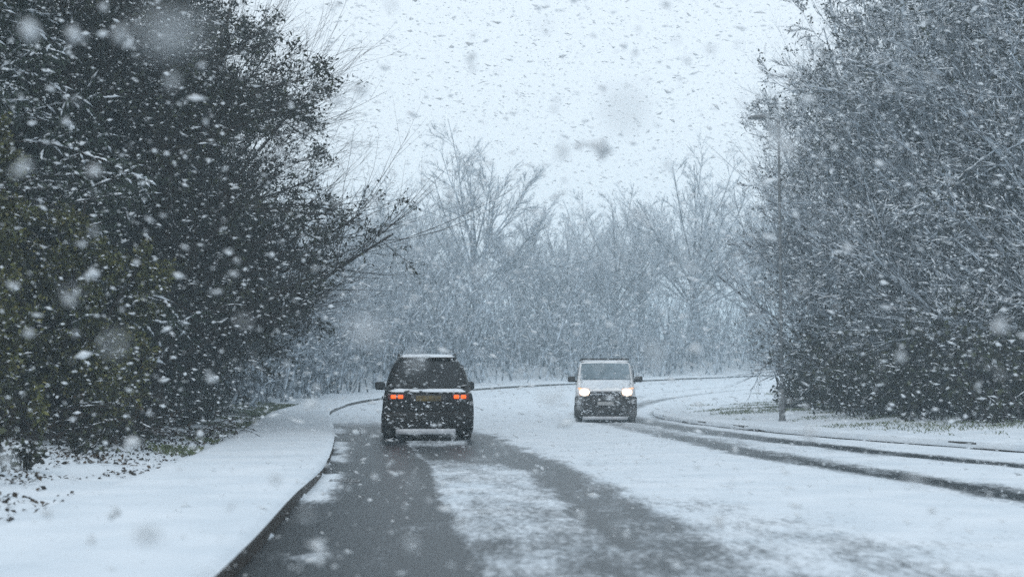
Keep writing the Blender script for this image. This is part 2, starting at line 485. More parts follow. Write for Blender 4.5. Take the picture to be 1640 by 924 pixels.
# offset strips along a kerb line
def normals_of(P):
    t = np.gradient(P, axis=0)
    t /= np.linalg.norm(t, axis=1)[:, None]
    return np.stack([-t[:, 1], t[:, 0]], 1)      # left of travel
def strip(name, P, sgn, offs, zf, covf, mat):
    Nn = normals_of(P) * sgn
    X = P[:, None, 0] + Nn[:, None, 0] * offs
    Y = P[:, None, 1] + Nn[:, None, 1] * offs
    O = np.broadcast_to(offs, X.shape)
    Z = rise(Y) + zf(O, X, Y)
    n0, n1 = X.shape
    V = np.stack([X, Y, Z], -1).reshape(-1, 3)
    ii = (np.arange(n0 - 1)[:, None] * n1 + np.arange(n1 - 1)[None, :]).ravel()
    F = np.stack([ii, ii + n1, ii + n1 + 1, ii + 1], -1)
    if sgn < 0: F = F[:, ::-1]
    me = mesh_np(name, V, [F], mat, smooth=True)
    me.attributes.new('cover', 'FLOAT', 'POINT').data.foreach_set('value', np.clip(covf(O, X, Y), 0, 1).ravel().astype(np.float32))
    return tag(obj(name, me), kind='structure')
offs = np.concatenate([[-0.012, -0.004, 0.012, 0.03, 0.06, 0.1], np.linspace(0.16, 2.4, 20)])
def pz(O, X, Y):
    lip = 0.05 * sstep(-0.012, 0.10, O + 0.03 * (fbm(X, Y, 1.6) - 0.5)) ** 0.6
    drape = -0.035 * sstep(15, 20, Y) * (O < -0.008) * sstep(.4, .7, fbm(X, Y, 2.2, 2))
    z = 0.137 + lip + drape + 0.03 * (fbm(X, Y, 0.9) - 0.5) * sstep(.1, .3, O)
    z = z - 0.02 * np.exp(-((Y - 27.2) / 0.25) ** 2) - 0.025 * np.exp(-((Y - 22.2) / 0.3) ** 2)
    return z - 0.14 * sstep(1.95, 2.4, O)
strip('pavement', LK[30:], 1, offs, pz, lambda O, X, Y: 0.99 - 0.30 * np.exp(-((Y - 27.2) / 0.22) ** 2) * fbm(X, Y, 1.5) - 0.34 * np.exp(-((Y - 22.4) / 0.25) ** 2) * fbm(X, Y, 1.5), M['paving'])
offs = np.concatenate([[-0.02, -0.005, 0.03, 0.07, 0.11], np.linspace(0.18, 1.5, 10)])
def vz(O, X, Y):
    return 0.137 + 0.03 * sstep(-0.02, 0.18, O) - 0.115 * (O < -0.01) * sstep(.12, .42, fbm(X, Y, 2.4, 2)) + 0.04 * (fbm(X, Y, 0.8) - 0.5) * sstep(.1, .4, O) - 0.12 * sstep(1.0, 1.5, O)
strip('verge', RK[59:], -1, offs, vz, lambda O, X, Y: 0.97 - 0.25 * fbm(X, Y, 1.5), M['ground'])

# kerbstones, one by one
def kerb_line(P, sgn, y0, y1, name):
    root = bpy.data.objects.new(name, None)
    link(root)
    tag(root, kind='structure')
    bm = box_bm(0, 0, 0, 0.905, 0.125, 0.26)
    bmesh.ops.bevel(bm, geom=[e for e in bm.edges if all(v.co.z > 0 for v in e.verts)], offset=0.018, segments=2, affect='EDGES', profile=0.5)
    me = bpy.data.meshes.new('kerbstone'); bm.to_mesh(me); bm.free(); me.materials.append(M['kerb'])
    seg = np.linalg.norm(np.diff(P, axis=0), axis=1)
    s = np.concatenate([[0], np.cumsum(seg)])
    rr = random.Random(3)
    d = 0.0
    while d < s[-1] - 1:
        a = np.array([np.interp(d, s, P[:, 0]), np.interp(d, s, P[:, 1])])
        b = np.array([np.interp(d + 0.914, s, P[:, 0]), np.interp(d + 0.914, s, P[:, 1])])
        d += 0.917
        m = (a + b) / 2
        if m[1] < y0 or m[1] > y1: continue
        t = (b - a) / np.linalg.norm(b - a)
        nrm = np.array([-t[1], t[0]]) * sgn
        m = m + nrm * (0.055 + rr.uniform(-.006, .006))
        o = bpy.data.objects.new('kerbstone', me)
        link(o, root)
        zz = float(rise(m[1])) - 0.002 + rr.uniform(-.008, .006)
        slope = float(rise(b[1]) - rise(a[1])) / 0.914
        o.location = (m[0], m[1], zz)
        o.rotation_euler = (0, -math.atan(slope), math.atan2(t[1], t[0]) + rr.uniform(-.006, .006))
    return root
kerb_line(LK, 1, 4, 112, 'kerb_left')
kerb_line(RK, -1, 16, 100, 'kerb_right')

# ------------------------------------------------------------------ plants: branch growth
def unit(v):
    return v / np.maximum(np.linalg.norm(v, axis=-1, keepdims=True), 1e-9)
def run(rng, p, d, ln, r0, r1, K, noise, trop):
    """grow N branches of K pieces; returns points (N,K+1,3), radii (N,K+1), dirs"""
    N = len(p)
    P = np.zeros((N, K + 1, 3)); D = np.zeros((N, K + 1, 3)); Rr = np.zeros((N, K + 1))
    P[:, 0] = p; D[:, 0] = d
    for k in range(K):
        d = unit(d + rng.normal(0, noise, (N, 3)) + np.asarray(trop) / K)
        P[:, k + 1] = P[:, k] + d * (ln / K)[:, None]
        D[:, k + 1] = d
    f = np.linspace(0, 1, K + 1)
    Rr[:] = r0[:, None] * (1 - f) + r1[:, None] * f
    return P, Rr, D
def spawn(rng, B, n, tmin, tmax, ang, angv, lf, lv, rf, K, noise, trop, taper=0.35, shrink=0.5, bias=None):
    P, Rr, D, ln = B
    N, K1 = Rr.shape
    t = rng.uniform(tmin, tmax, (N, n))
    f = t * (K1 - 1); i = np.minimum(f.astype(int), K1 - 2); w = (f - i)[..., None]
    ar = np.arange(N)[:, None]
    pos = (P[ar, i] * (1 - w) + P[ar, i + 1] * w).reshape(-1, 3)
    dr = D[ar, i + 1].reshape(-1, 3)
    rad = (Rr[ar, i] * (1 - w[..., 0]) + Rr[ar, i + 1] * w[..., 0]).reshape(-1)
    q = rng.normal(0, 1, dr.shape)
    if bias is not None: q = q + np.asarray(bias)
    q = unit(q - (q * dr).sum(-1, keepdims=True) * dr)
    a = np.radians(rng.normal(ang, angv, len(dr)))[:, None]
    d = unit(dr * np.cos(a) + q * np.sin(a))
    L = (ln[:, None] * lf * (1 - shrink * t) * rng.uniform(1 - lv, 1 + lv, (N, n))).reshape(-1)
    r0 = np.maximum(rad * rf, 0.003)
    P2, R2, D2 = run(rng, pos, d, L, r0, r0 * taper, K, noise, trop)
    return (P2, R2, D2, L)
def tubes(B, Sd):
    P, Rr, D, _ = B
    N, K1 = Rr.shape
    up = np.where(np.abs(D[..., 2:3]) > 0.9, np.array([1.0, 0, 0]), np.array([0, 0, 1.0]))
    a = unit(np.cross(D, up)); b = np.cross(D, a)
    th = np.arange(Sd) * 2 * np.pi / Sd
    V = P[:, :, None] + Rr[..., None, None] * (a[:, :, None] * np.cos(th)[:, None] + b[:, :, None] * np.sin(th)[:, None])
    base = (np.arange(N) * K1 * Sd)[:, None, None] + (np.arange(K1 - 1) * Sd)[None, :, None]
    j = np.arange(Sd)[None, None, :]; j2 = (j + 1) % Sd
    F = np.stack([base + j, base + j2, base + Sd + j2, base + Sd + j], -1).reshape(-1, 4)
    return V.reshape(-1, 3), F
def join(*vf):
    Vs, Fs, n = [], [], 0
    for v, f in vf:
        Vs.append(v); Fs.append(f + n); n += len(v)
    return np.concatenate(Vs), np.concatenate(Fs)
def leaves(rng, B, n, size, sv_, jit, flat=0.0, long=1.7):
    """kite-shaped leaves folded along the rib"""
    P, Rr, D, ln = B
    N, K1 = Rr.shape
    t = rng.uniform(0.1, 1.0, (N, n)); f = t * (K1 - 1); i = np.minimum(f.astype(int), K1 - 2); w = (f - i)[..., None]
    ar = np.arange(N)[:, None]
    pos = (P[ar, i] * (1 - w) + P[ar, i + 1] * w).reshape(-1, 3)
    pos = pos + rng.normal(0, jit, pos.shape)
    d = unit(rng.normal(0, 1, pos.shape) + D[ar, i + 1].reshape(-1, 3) * 0.8 + np.array([0, 0, -0.2]))
    nrm = unit(rng.normal(0, 1, pos.shape) + np.array([0, 0, flat]))
    s = unit(np.cross(d, nrm)); nn = np.cross(s, d)
    z = size * rng.uniform(1 - sv_, 1 + sv_, len(pos))[:, None]
    v0 = pos; v2 = pos + d * z * long
    v1 = pos + d * z * long * 0.45 + s * z * 0.5 + nn * z * 0.12
    v3 = pos + d * z * long * 0.45 - s * z * 0.5 + nn * z * 0.12
    V = np.stack([v0, v1, v2, v3], 1).reshape(-1, 3)
    b = np.arange(len(pos))[:, None] * 4
    F = np.concatenate([b + np.array([[0, 1, 2]]), b + np.array([[0, 2, 3]])])
    return V, F
_TET = np.array([[1.1, .25, -.35], [-1.1, .3, -.3], [0, -1.1, -.4], [.05, .15, 1.0]])
_TF = np.array([[0, 1, 3], [1, 2, 3], [2, 0, 3], [0, 2, 1]])
_OCT = np.array([[1, 0, 0], [-1, 0, 0], [0, 1, 0], [0, -1, 0], [0, 0, 1], [0, 0, -1]], float)
_OF = np.array([[0, 2, 4], [2, 1, 4], [1, 3, 4], [3, 0, 4], [2, 0, 5], [1, 2, 5], [3, 1, 5], [0, 3, 5]])
def lumps(rng, pos, ax, s1, s2, s3, rough=0.25, shape=None):
    """small irregular lumps of snow: long axis ax, half sizes s1 (long) s2 (wide) s3 (high)"""
    n = len(pos)
    a = unit(ax); up = np.tile(np.array([0, 0, 1.0]), (n, 1))
    b = unit(np.cross(up, a) + 1e-6); c_ = np.cross(a, b)
    B_, Fc = shape or (_OCT, _OF)
    o = B_[None] * (1 + rng.normal(0, rough, (n, len(B_), 1)))
    V = pos[:, None] + o[..., 0:1] * (a * s1[:, None])[:, None] + o[..., 1:2] * (b * s2[:, None])[:, None] + o[..., 2:3] * (c_ * s3[:, None])[:, None]
    F = (np.arange(n)[:, None, None] * len(B_) + Fc[None]).reshape(-1, 3)
    return V.reshape(-1, 3), F
def twig_snow(rng, B, share, n, s, wide):
    P, Rr, D, ln = B
    N, K1 = Rr.shape
    keep = rng.rand(N) < share
    P, Rr, D = P[keep], Rr[keep], D[keep]
    N = len(P)
    t = rng.uniform(0.05, 0.95, (N, n)); f = t * (K1 - 1); i = np.minimum(f.astype(int), K1 - 2); w = (f - i)[..., None]
    ar = np.arange(N)[:, None]
    pos = (P[ar, i] * (1 - w) + P[ar, i + 1] * w).reshape(-1, 3)
    d = D[ar, i + 1].reshape(-1, 3)
    flat = np.sqrt(np.maximum(1 - d[:, 2] ** 2, 0))
    pos = pos + np.array([0, 0, 1.0]) * (wide * 0.6)
    k = len(pos)
    return lumps(rng, pos, d, s * rng.uniform(.5, 1.5, k) * (0.3 + flat), wide * rng.uniform(.6, 1.4, k), wide * rng.uniform(.5, 1.0, k), shape=(_TET, _TF))

LIB = {}
def make_kind(key, trunkVF, branchVF, twigVF, leafVF, snowVF, leafm, barkm='bark', twigm='twig'):
    LIB[key] = dict(trunk=mesh_np('trunk', *[trunkVF[0], [trunkVF[1]]], M[barkm], True))
    if branchVF: LIB[key]['branches'] = mesh_np('branches', branchVF[0], [branchVF[1]], M[barkm], True)
    if twigVF: LIB[key]['twigs'] = mesh_np('twigs', twigVF[0], [twigVF[1]], M[twigm])
    if leafVF: LIB[key]['foliage'] = mesh_np('foliage', leafVF[0], [leafVF[1]], M[leafm])
    if snowVF: LIB[key]['snow'] = mesh_np('snow', snowVF[0], [snowVF[1]], M['snow'])
def plant(key, name, x, y, rz, sc, label, cat='tree', group=None, dz=-0.05):
    if np.isscalar(sc): sc = (sc, sc, sc)
    root = empty(name, (x, y, float(gz(x, y)[0]) + dz), R(rz), sc)
    tag(root, label, cat, group)
    for part, me in LIB[key].items():
        o = obj({'branches': 'crown', 'twigs': 'twigs'}.get(part, part), me, root)
        if part != 'trunk': o['kind'] = 'stuff'
    return root

def A(v, n=None):
    return np.array(v, float)

def dense_kind(key, seed, H, stems, n1, n2, n3, spread, leafn, leafs, snow_share, leafm, droop=-0.1, shoots=0, sbias=None, shr=0.62, reach=0.36, llong=1.7, twigm='twig', t0=0.04, ang=62, snow_s=0.05, snow_n=2, lw=1.0):
    rng = np.random.RandomState(seed)
    p = np.stack([rng.normal(0, 0.25, stems), rng.normal(0, 0.25, stems), np.zeros(stems)], 1)
    d = unit(np.stack([rng.normal(0, spread, stems), rng.normal(0, spread, stems), np.ones(stems)], 1))
    ln = H * rng.uniform(0.8, 1.0, stems)
    P, Rr, D = run(rng, p, d, ln, np.full(stems, 0.013 * H), np.full(stems, 0.02), 9, 0.08, (0, 0, 0.3))
    B0 = (P, Rr, D, ln)
    B1 = spawn(rng, B0, n1, t0, 0.97, ang, 14, reach, 0.3, 0.45, 5, 0.12, (0, 0, droop), shrink=shr)
    B2 = spawn(rng, B1, n2, 0.15, 1.0, 48, 15, 0.42, 0.35, 0.55, 4, 0.14, (0, 0, droop * 0.7), shrink=0.5)
    B3 = spawn(rng, B2, n3, 0.15, 1.0, 42, 15, 0.5, 0.4, 0.6, 2, 0.16, (0, 0, 0.1), shrink=0.4)
    tw = tubes(B3, 3)
    if shoots:                                        # bare shoots that stand out of the outline
        Bs = spawn(rng, B1, shoots, 0.45, 1.0, 32, 14, 0.75, 0.35, 0.4, 5, 0.07, (0, 0, 0.25), taper=0.25, shrink=0.3, bias=sbias)
        Bt = spawn(rng, Bs, 6, 0.25, 0.95, 28, 10, 0.4, 0.4, 0.6, 1, 0.08, (0, 0, 0.15), taper=0.4)
        tw = join(tw, tubes(Bs, 3), tubes(Bt, 3))
    lf = leaves(rng, B3, leafn, leafs, 0.4, leafs * 1.1, long=llong) if leafn else None
    sn = twig_snow(rng, B3, snow_share, snow_n, snow_s, snow_s * 0.35)
    sn = join(sn, twig_snow(rng, B2, min(1, snow_share * 1.5), 3, snow_s * 1.6, snow_s * 0.42))
    make_kind(key, tubes(B0, 7), join(tubes(B1, 4), tubes(B2, 3)), tw, lf, sn, leafm, barkm='bark' if twigm == 'twig' else 'twig_half', twigm=twigm)

# dark evergreen roadside trees, left
dense_kind('dark_a', 11, 11.5, 4, 26, 9, 7, 0.16, 9, 0.045, 0.12, 'leaf_dark', droop=0.05, shoots=7, sbias=(1.2, -.4, .2), shr=0.42, reach=0.38, llong=2.2)
dense_kind('dark_b', 12, 12.5, 3, 32, 9, 7, 0.20, 9, 0.045, 0.12, 'leaf_dark', droop=0.12, shoots=8, sbias=(1.2, -.4, .2), shr=0.42, reach=0.38, llong=2.2)
# ivy-covered, greener
dense_kind('ivy', 13, 7.0, 4, 26, 8, 6, 0.18, 8, 0.066, 0.18, 'leaf_green', droop=-0.25, snow_s=0.06)
# tall twiggy trees with old leaves, right
dense_kind('tall_a', 21, 16.5, 4, 34, 9, 7, 0.13, 1, 0.06, 0.85, 'leaf_dark', droop=0.35, shoots=7, llong=2.0, twigm='twig_half', ang=52, snow_s=0.085, snow_n=2)
dense_kind('tall_b', 22, 15.0, 5, 30, 9, 7, 0.15, 2, 0.055, 0.8, 'leaf_dark', droop=0.25, shoots=6, llong=2.0, twigm='twig_half', ang=56, snow_s=0.085, snow_n=2)

# bare trees with a fan of rising limbs, background
def bare_kind(key, seed, H, spread):
    rng = np.random.RandomState(seed)
    B0p, B0r, B0d = run(rng, A([[0, 0, 0]]), A([[0.02, 0, 1]]), A([H * 0.45]), A([0.017 * H]), A([0.010 * H]), 6, 0.03, (0, 0, 0.2))
    B0 = (B0p, B0r, B0d, A([H * 0.45]))
    B1 = spawn(rng, B0, 22, 0.42, 1.0, spread, 17, 1.02, 0.10, 0.40, 6, 0.06, (0, 0, 0.12), taper=0.25, shrink=0.0)
    B2 = spawn(rng, B1, 9, 0.25, 0.95, 36, 12, 0.34, 0.25, 0.5, 4, 0.09, (0, 0, 0.2), taper=0.3, shrink=0.35)
    B3 = spawn(rng, B2, 7, 0.2, 1.0, 34, 12, 0.5, 0.35, 0.55, 4, 0.1, (0, 0, 0.2), taper=0.4, shrink=0.5)
    B4 = spawn(rng, B3, 13, 0.1, 1.0, 32, 12, 0.5, 0.4, 0.7, 1, 0.12, (0, 0, 0.1), taper=0.5, shrink=0.4)
    sn = join(twig_snow(rng, B2, 0.95, 5, 0.2, 0.055), twig_snow(rng, B3, 0.8, 4, 0.16, 0.036))
    make_kind(key, tubes(B0, 8), join(tubes(B1, 5), tubes(B2, 4)), join(tubes(B3, 3), tubes(B4, 3)), None, sn, None, barkm='bark_frost_haze', twigm='twig_frost_haze')
bare_kind('bare_a', 31, 20.0, 42)
bare_kind('bare_b', 32, 18.5, 50)

# conifer with boughs bent down by snow
def conifer_kind(key, seed, H):
    rng = np.random.RandomState(seed)
    P, Rr, D = run(rng, A([[0, 0, 0]]), A([[0, 0, 1]]), A([H]), A([0.2]), A([0.03]), 10, 0.015, (0, 0, 0.2))
    B0 = (P, Rr, D, A([H]))
    B1 = spawn(rng, B0, 110, 0.08, 0.98, 82, 9, 0.34, 0.2, 0.3, 6, 0.06, (0, 0, -0.35), taper=0.2, shrink=0.75)
    B2 = spawn(rng, B1, 16, 0.12, 1.0, 48, 10, 0.36, 0.3, 0.5, 4, 0.07, (0, 0, -0.35), taper=0.3, shrink=0.55)
    B3 = spawn(rng, B2, 4, 0.2, 1.0, 36, 10, 0.5, 0.3, 0.6, 3, 0.08, (0, 0, -0.2), taper=0.4)
    lf = join(leaves(rng, B2, 7, 0.05, 0.4, 0.03, long=3.2), leaves(rng, B3, 3, 0.05, 0.4, 0.02, long=3.2))
    sn = join(twig_snow(rng, B1, 0.9, 14, 0.16, 0.06), twig_snow(rng, B2, 0.55, 4, 0.12, 0.045))
    make_kind(key, tubes(B0, 8), tubes(B1, 4), tubes(B2, 3), lf, sn, 'needle')
conifer_kind('conifer', 41, 13.0)

# ------------------------------------------------------------------ plants: placing
GL = 'trees of the dark wood on the left of the road'
T = [
 ('ivy', 'ivy_tree', -8.6, 20.8, 20, 0.72, 'low ivy-grown green tree at the left edge of the photo'),
 ('ivy', 'ivy_tree', -7.6, 24.6, 160, 0.62, 'second ivy-grown green tree, just right of the leftmost one'),
 ('conifer', 'conifer', -9.4, 25.6, 0, 0.82, 'snow-laden conifer with drooping boughs at the upper left'),
 ('dark_a', 'evergreen_tree', -8.3, 31.0, 10, 1.15, 'dark evergreen tree behind the ivy trees, its twigs overhanging the pavement'),
 ('dark_b', 'evergreen_tree', -8.7, 37.0, -15, 1.24, 'tall dark evergreen with long bare twigs reaching highest over the road'),
 ('dark_a', 'evergreen_tree', -10.2, 43.5, 25, 1.2, 'dark evergreen in the middle of the left wood, behind the tallest overhanging one'),
 ('dark_b', 'evergreen_tree', -11.2, 51.0, 0, 0.95, 'dark evergreen just behind the middle of the left wood, half hidden by nearer twigs'),
 ('dark_a', 'evergreen_tree', -13.2, 61.0, 20, 0.85, 'smaller dark evergreen where the left wood turns hazy'),
 ('dark_b', 'evergreen_tree', -13.4, 70.0, 5, 0.74, 'hazy evergreen at the far end of the left wood, just before the faint lamp post'),
 ('dark_a', 'evergreen_tree', -16.2, 84.0, 40, 0.85, 'palest evergreen of the left wood, behind the faint lamp post'),
 ('dark_b', 'evergreen_tree', -12.5, 34.0, 60, 1.15, 'tall dark tree deep in the wood behind the conifer'),
 ('dark_a', 'evergreen_tree', -14.5, 25.5, 120, 1.15, 'dark tree in the shade at the left border behind the ivy tree'),
 ('dark_b', 'evergreen_tree', -15.5, 46.0, 250, 1.15, 'dark tree deep in the left wood, in its second row'),
]
for k, n, x, y, rz, s, lab in T:
    plant(k, n, x, y, rz, s, lab, 'tree', GL if n == 'evergreen_tree' else None)
GR = 'tall twiggy trees on the right verge'
T = [
 ('tall_a', 11.9, 53.0, 30, 0.80, 'hazy leftmost tree of the right verge, behind the near lamp post'),
 ('tall_b', 13.0, 47.0, 140, 1.0, 'tall twiggy tree just right of the near lamp post'),
 ('tall_a', 14.4, 42.0, 260, 1.05, 'third tall twiggy tree from the near lamp post on the right'),
 ('tall_b', 15.8, 38.0, 15, 1.08, 'tall twiggy tree with its dark foot on the right verge'),
 ('tall_a', 18.0, 41.5, 190, 1.1, 'tall tree cut by the right border, set back from the verge'),
 ('tall_b', 16.0, 48.5, 80, 1.1, 'tall tree in the second row on the right, behind the verge trees'),
 ('tall_a', 16.5, 58.0, 330, 1.0, 'pale tall tree far back in the right wood'),
]
for k, x, y, rz, s, lab in T:
    plant(k, 'roadside_tree', x, y, rz, s, lab, 'tree', GR)
GB = 'bare hazy trees beyond the bend'
T = [
 ('bare_a', -2.8, 112, 40, 1.04, 'large bare tree with a fan of limbs, above the dark car'),
 ('bare_b', 16.0, 126, 10, 1.18, 'pale bare tree rising near the right-hand trees beyond the bend'),
 ('bare_b', -12.5, 104, 80, 0.66, 'bare tree beyond the bend, next to the left wood'),
 ('bare_a', -8.5, 112, 200, 0.72, 'bare tree between the left wood and the fan-shaped tree'),
 ('bare_b', 4.2, 122, 300, 0.78, 'bare tree just right of the fan-shaped one'),
 ('bare_a', 9.0, 124, 120, 0.84, 'low bare tree above the white van'),
 ('bare_b', 12.5, 138, 220, 0.98, 'faint bare tree behind the low one above the van'),
 ('bare_a', 23.0, 136, 170, 1.05, 'faint bare tree partly behind the right-hand trees'),
 ('bare_b', -15.0, 122, 260, 0.95, 'faint bare tree far behind the lamp post on the left'),
 ('bare_a', 31.0, 146, 60, 1.0, 'faint bare tree farthest to the right beyond the bend'),
 ('bare_a', -9.0, 140, 330, 0.86, 'pale bare tree behind and left of the fan-shaped one'),
 ('bare_a', 1.0, 134, 250, 0.78, 'pale bare tree showing between the fan-shaped one and its right neighbour'),
 ('bare_b', -13.0, 138, 20, 1.0, 'palest bare tree seen past the top of the left wood'),
 ('bare_a', 8.0, 156, 75, 0.92, 'faintest bare tree high behind the white van'),
 ('bare_b', 20.0, 152, 140, 1.12, 'dim bare tree behind the pale one near the right-hand trees'),
 ('bare_b', 5.0, 146, 100, 0.86, 'faint bare tree in the middle of the skyline, behind the others'),
]
for k, x, y, rz, s, lab in T:
    t = plant(k, 'bare_tree', x, y, rz, s, lab, 'tree', GB)
    if 'fan of limbs' in lab:                      # nearer: darker twig colour, without the haze paleness painted on the rest
        for ch in t.children:
            if ch.name.split('.')[0] in ('crown', 'trunk', 'twigs'):
                ch.material_slots[0].link = 'OBJECT'
                ch.material_slots[0].material = M['twig_half']

# thicket beyond the far kerb: one mass of stems and twigs
def thicket(name, pts, seed, hmin, hmax, mat, snow=(0.18, 0.055), leafm='leaf_dark', n2=7, n3=4, leafn=3, leafs=0.16, kind='stuff', lean=0.25, edge=None):
    rng = np.random.RandomState(seed)
    n = len(pts)
    z = gz(pts[:, 0], pts[:, 1]) - 0.05
    p = np.stack([pts[:, 0], pts[:, 1], z], 1)
    d = unit(np.stack([rng.normal(0, lean, n), rng.normal(0, lean, n), np.ones(n)], 1))
    ln = rng.uniform(hmin, hmax, n) if edge is None else rng.uniform(hmin, hmin + (hmax - hmin) * edge, n)
    P, Rr, D = run(rng, p, d, ln, 0.008 * ln + 0.008, np.full(n, 0.006), 5, 0.09, (0, 0, -0.1))
    B0 = (P, Rr, D, ln)
    B1 = spawn(rng, B0, n2, 0.05, 1.0, 46, 16, 0.38, 0.4, 0.6, 3, 0.12, (0, 0, 0.1), shrink=0.45)
    B2 = spawn(rng, B1, n3, 0.1, 1.0, 40, 16, 0.5, 0.4, 0.7, 1, 0.14, (0, 0, 0.0), shrink=0.4)
    V, F = join(tubes(B0, 4), tubes(B1, 3), tubes(B2, 3))
    me = mesh_np(name, V, [F], M[mat])
    root = obj(name, me)
    root['kind'] = kind
    if leafn:
        v, f = leaves(rng, B2, leafn, leafs, 0.4, leafs)
        o = obj('foliage', mesh_np('foliage', v, [f], M[leafm]), root); o['kind'] = 'stuff'
    if snow:
        v, f = twig_snow(rng, B1, 0.6, 2, *snow)
        o = obj('snow', mesh_np('snow', v, [f], M['snow']), root); o['kind'] = 'stuff'
    return root
rng = np.random.RandomState(77)
tt = rng.uniform(0, 1, 800)
idx = (8.5 * NS + tt * (6.2 * NS)).astype(int)
NL = normals_of(LK)
of = 3.2 + 9.0 * rng.uniform(0, 1, 800) ** 1.3
pts = LK[idx] + NL[idx] * of[:, None]
th = thicket('thicket', pts, 78, 3.5, 10.5, 'twig_mid', leafn=0)
tag(th, 'hazy mass of bare scrub along the far side of the bend', 'thicket')
th2 = copy_tree(th)
th2.location = (-3.0, 13.0, 0.42)
tag(th2, 'paler scrub behind the first hazy mass beyond the bend', 'thicket')
# scrub at the foot of the left wood
rng = np.random.RandomState(80)
yy = rng.uniform(13, 82, 620)
kx = np.interp(yy, LK[:, 1][:NS * 11], LK[:, 0][:NS * 11])
pts = np.stack([kx - (3.5 + 7.0 * rng.uniform(0, 1, 620) ** 1.3) - 0.8 * (yy > 50) - 0.6 * (yy > 64), yy], 1)
th = thicket('undergrowth', pts, 81, 0.35, 2.6, edge=np.clip((kx - pts[:, 0] - 3.3) / 3.5, 0.1, 1), mat='twig', snow=(0.06, 0.015), leafn=4, leafs=0.062, n2=6, n3=3, lean=0.6)
tag(th, 'dark tangled undergrowth along the foot of the left wood', 'undergrowth')
# scrub under the right trees
rng = np.random.RandomState(82)
yy = rng.uniform(33, 60, 420)
kx = np.interp(yy, RK[:, 1][:NS * 10], RK[:, 0][:NS * 10])
pts = np.stack([kx + np.where(yy < 44, 4.2, 5.0) + rng.uniform(0, 6.0, 420), yy], 1)
th = thicket('undergrowth', pts, 83, 0.8, 3.4, 'twig_grey', snow=(0.09, 0.025), leafn=4, leafs=0.1, n2=6, n3=3, lean=0.35)
tag(th, 'dark scrub filling the foot of the right-hand trees', 'undergrowth')

# brambles bare at the left border
def bramble(x, y, seed, lab):
    rng = np.random.RandomState(seed)
    n = 26
    z0 = 0.0
    p = np.stack([rng.normal(0, .35, n), rng.normal(0, .35, n), np.zeros(n)], 1)
    a = rng.uniform(-0.6, 2.6, n)
    d = unit(np.stack([np.cos(a), np.sin(a) * 0.6, rng.uniform(0.5, 1.4, n)], 1))
    ln = rng.uniform(0.8, 1.9, n)
    P, Rr, D = run(rng, p, d, ln, np.full(n, 0.010), np.full(n, 0.004), 8, 0.06, (0, 0, -1.5))
    B0 = (P, Rr, D, ln)
    B1 = spawn(rng, B0, 4, 0.2, 0.9, 45, 15, 0.3, 0.4, 0.7, 3, 0.1, (0, 0, -0.2))
    root = empty('bramble', (x, y, float(gz(x, y)[0]) - 0.03))
    tag(root, lab, 'bramble', 'brambles on the left verge')
    v, f = join(tubes(B0, 4), tubes(B1, 3)); o = obj('stems', mesh_np('stems', v, [f], M['twig']), root); o['kind'] = 'stuff'
    v, f = leaves(rng, B1, 2, 0.05, 0.4, 0.02); o = obj('foliage', mesh_np('foliage', v, [f], M['leaf_dead']), root); o['kind'] = 'stuff'
    v, f = twig_snow(rng, B0, 0.7, 4, 0.06, 0.012); o = obj('snow', mesh_np('snow', v, [f], M['snow']), root); o['kind'] = 'stuff'
bramble(-7.6, 22.2, 91, 'bare arching bramble at the left border of the photo')
bramble(-7.0, 24.6, 92, 'bramble with arching stems, second from the left border')
bramble(-6.9, 28.5, 93, 'bramble at the wood edge, right of the two at the left border')

# leaf litter and grass blades
def scatter_leaf(name, pos, size, mat, seed, tilt=0.5):
    rng = np.random.RandomState(seed)
    n = len(pos)
    a = rng.uniform(0, 2 * np.pi, n)
    d = unit(np.stack([np.cos(a), np.sin(a), rng.normal(0.15, tilt * 0.5, n)], 1))
    nrm = unit(rng.normal(0, tilt, (n, 3)) + np.array([0, 0, 1.0]))
    s = unit(np.cross(d, nrm)); nn = np.cross(s, d)
    z = (size * rng.uniform(0.5, 1.5, n))[:, None]
    V = np.stack([pos - d * z * 0.1, pos + d * z * .5 + s * z * .42 + nn * z * .25, pos + d * z * 1.2 + nn * z * 0.15, pos + d * z * .5 - s * z * .42 + nn * z * .25], 1).reshape(-1, 3)
    b = np.arange(n)[:, None] * 4
    F = np.concatenate([b + np.array([[0, 1, 2]]), b + np.array([[0, 2, 3]])])
    o = obj(name, mesh_np(name, V, [F], M[mat]))
    o['kind'] = 'stuff'
    return o
rng = np.random.RandomState(95)
n = 34000
yy = 11 + 50 * rng.uniform(0, 1, n) ** 1.2
kx = np.interp(yy, LK[:, 1][:NS * 9], LK[:, 0][:NS * 9])
off = 2.1 + 5.6 * rng.uniform(0, 1, n) ** 0.7
x = kx - off
clump = fbm(x, yy, 0.9) ; big = fbm(x, yy, 3.0)
keep = (clump + 0.35 * big + 0.075 * (off - 4.2) > 0.60 + 0.08 * rng.normal(0, 1, n))
x, yy = x[keep], yy[keep]
pos = np.stack([x, yy, gz(x, yy) + 0.015], 1)
o = scatter_leaf('leaf_litter', pos, 0.048, 'leaf_dead', 96, 0.6)
tag(o, 'dark dead leaves poking through the snow on the left verge', 'leaf litter')
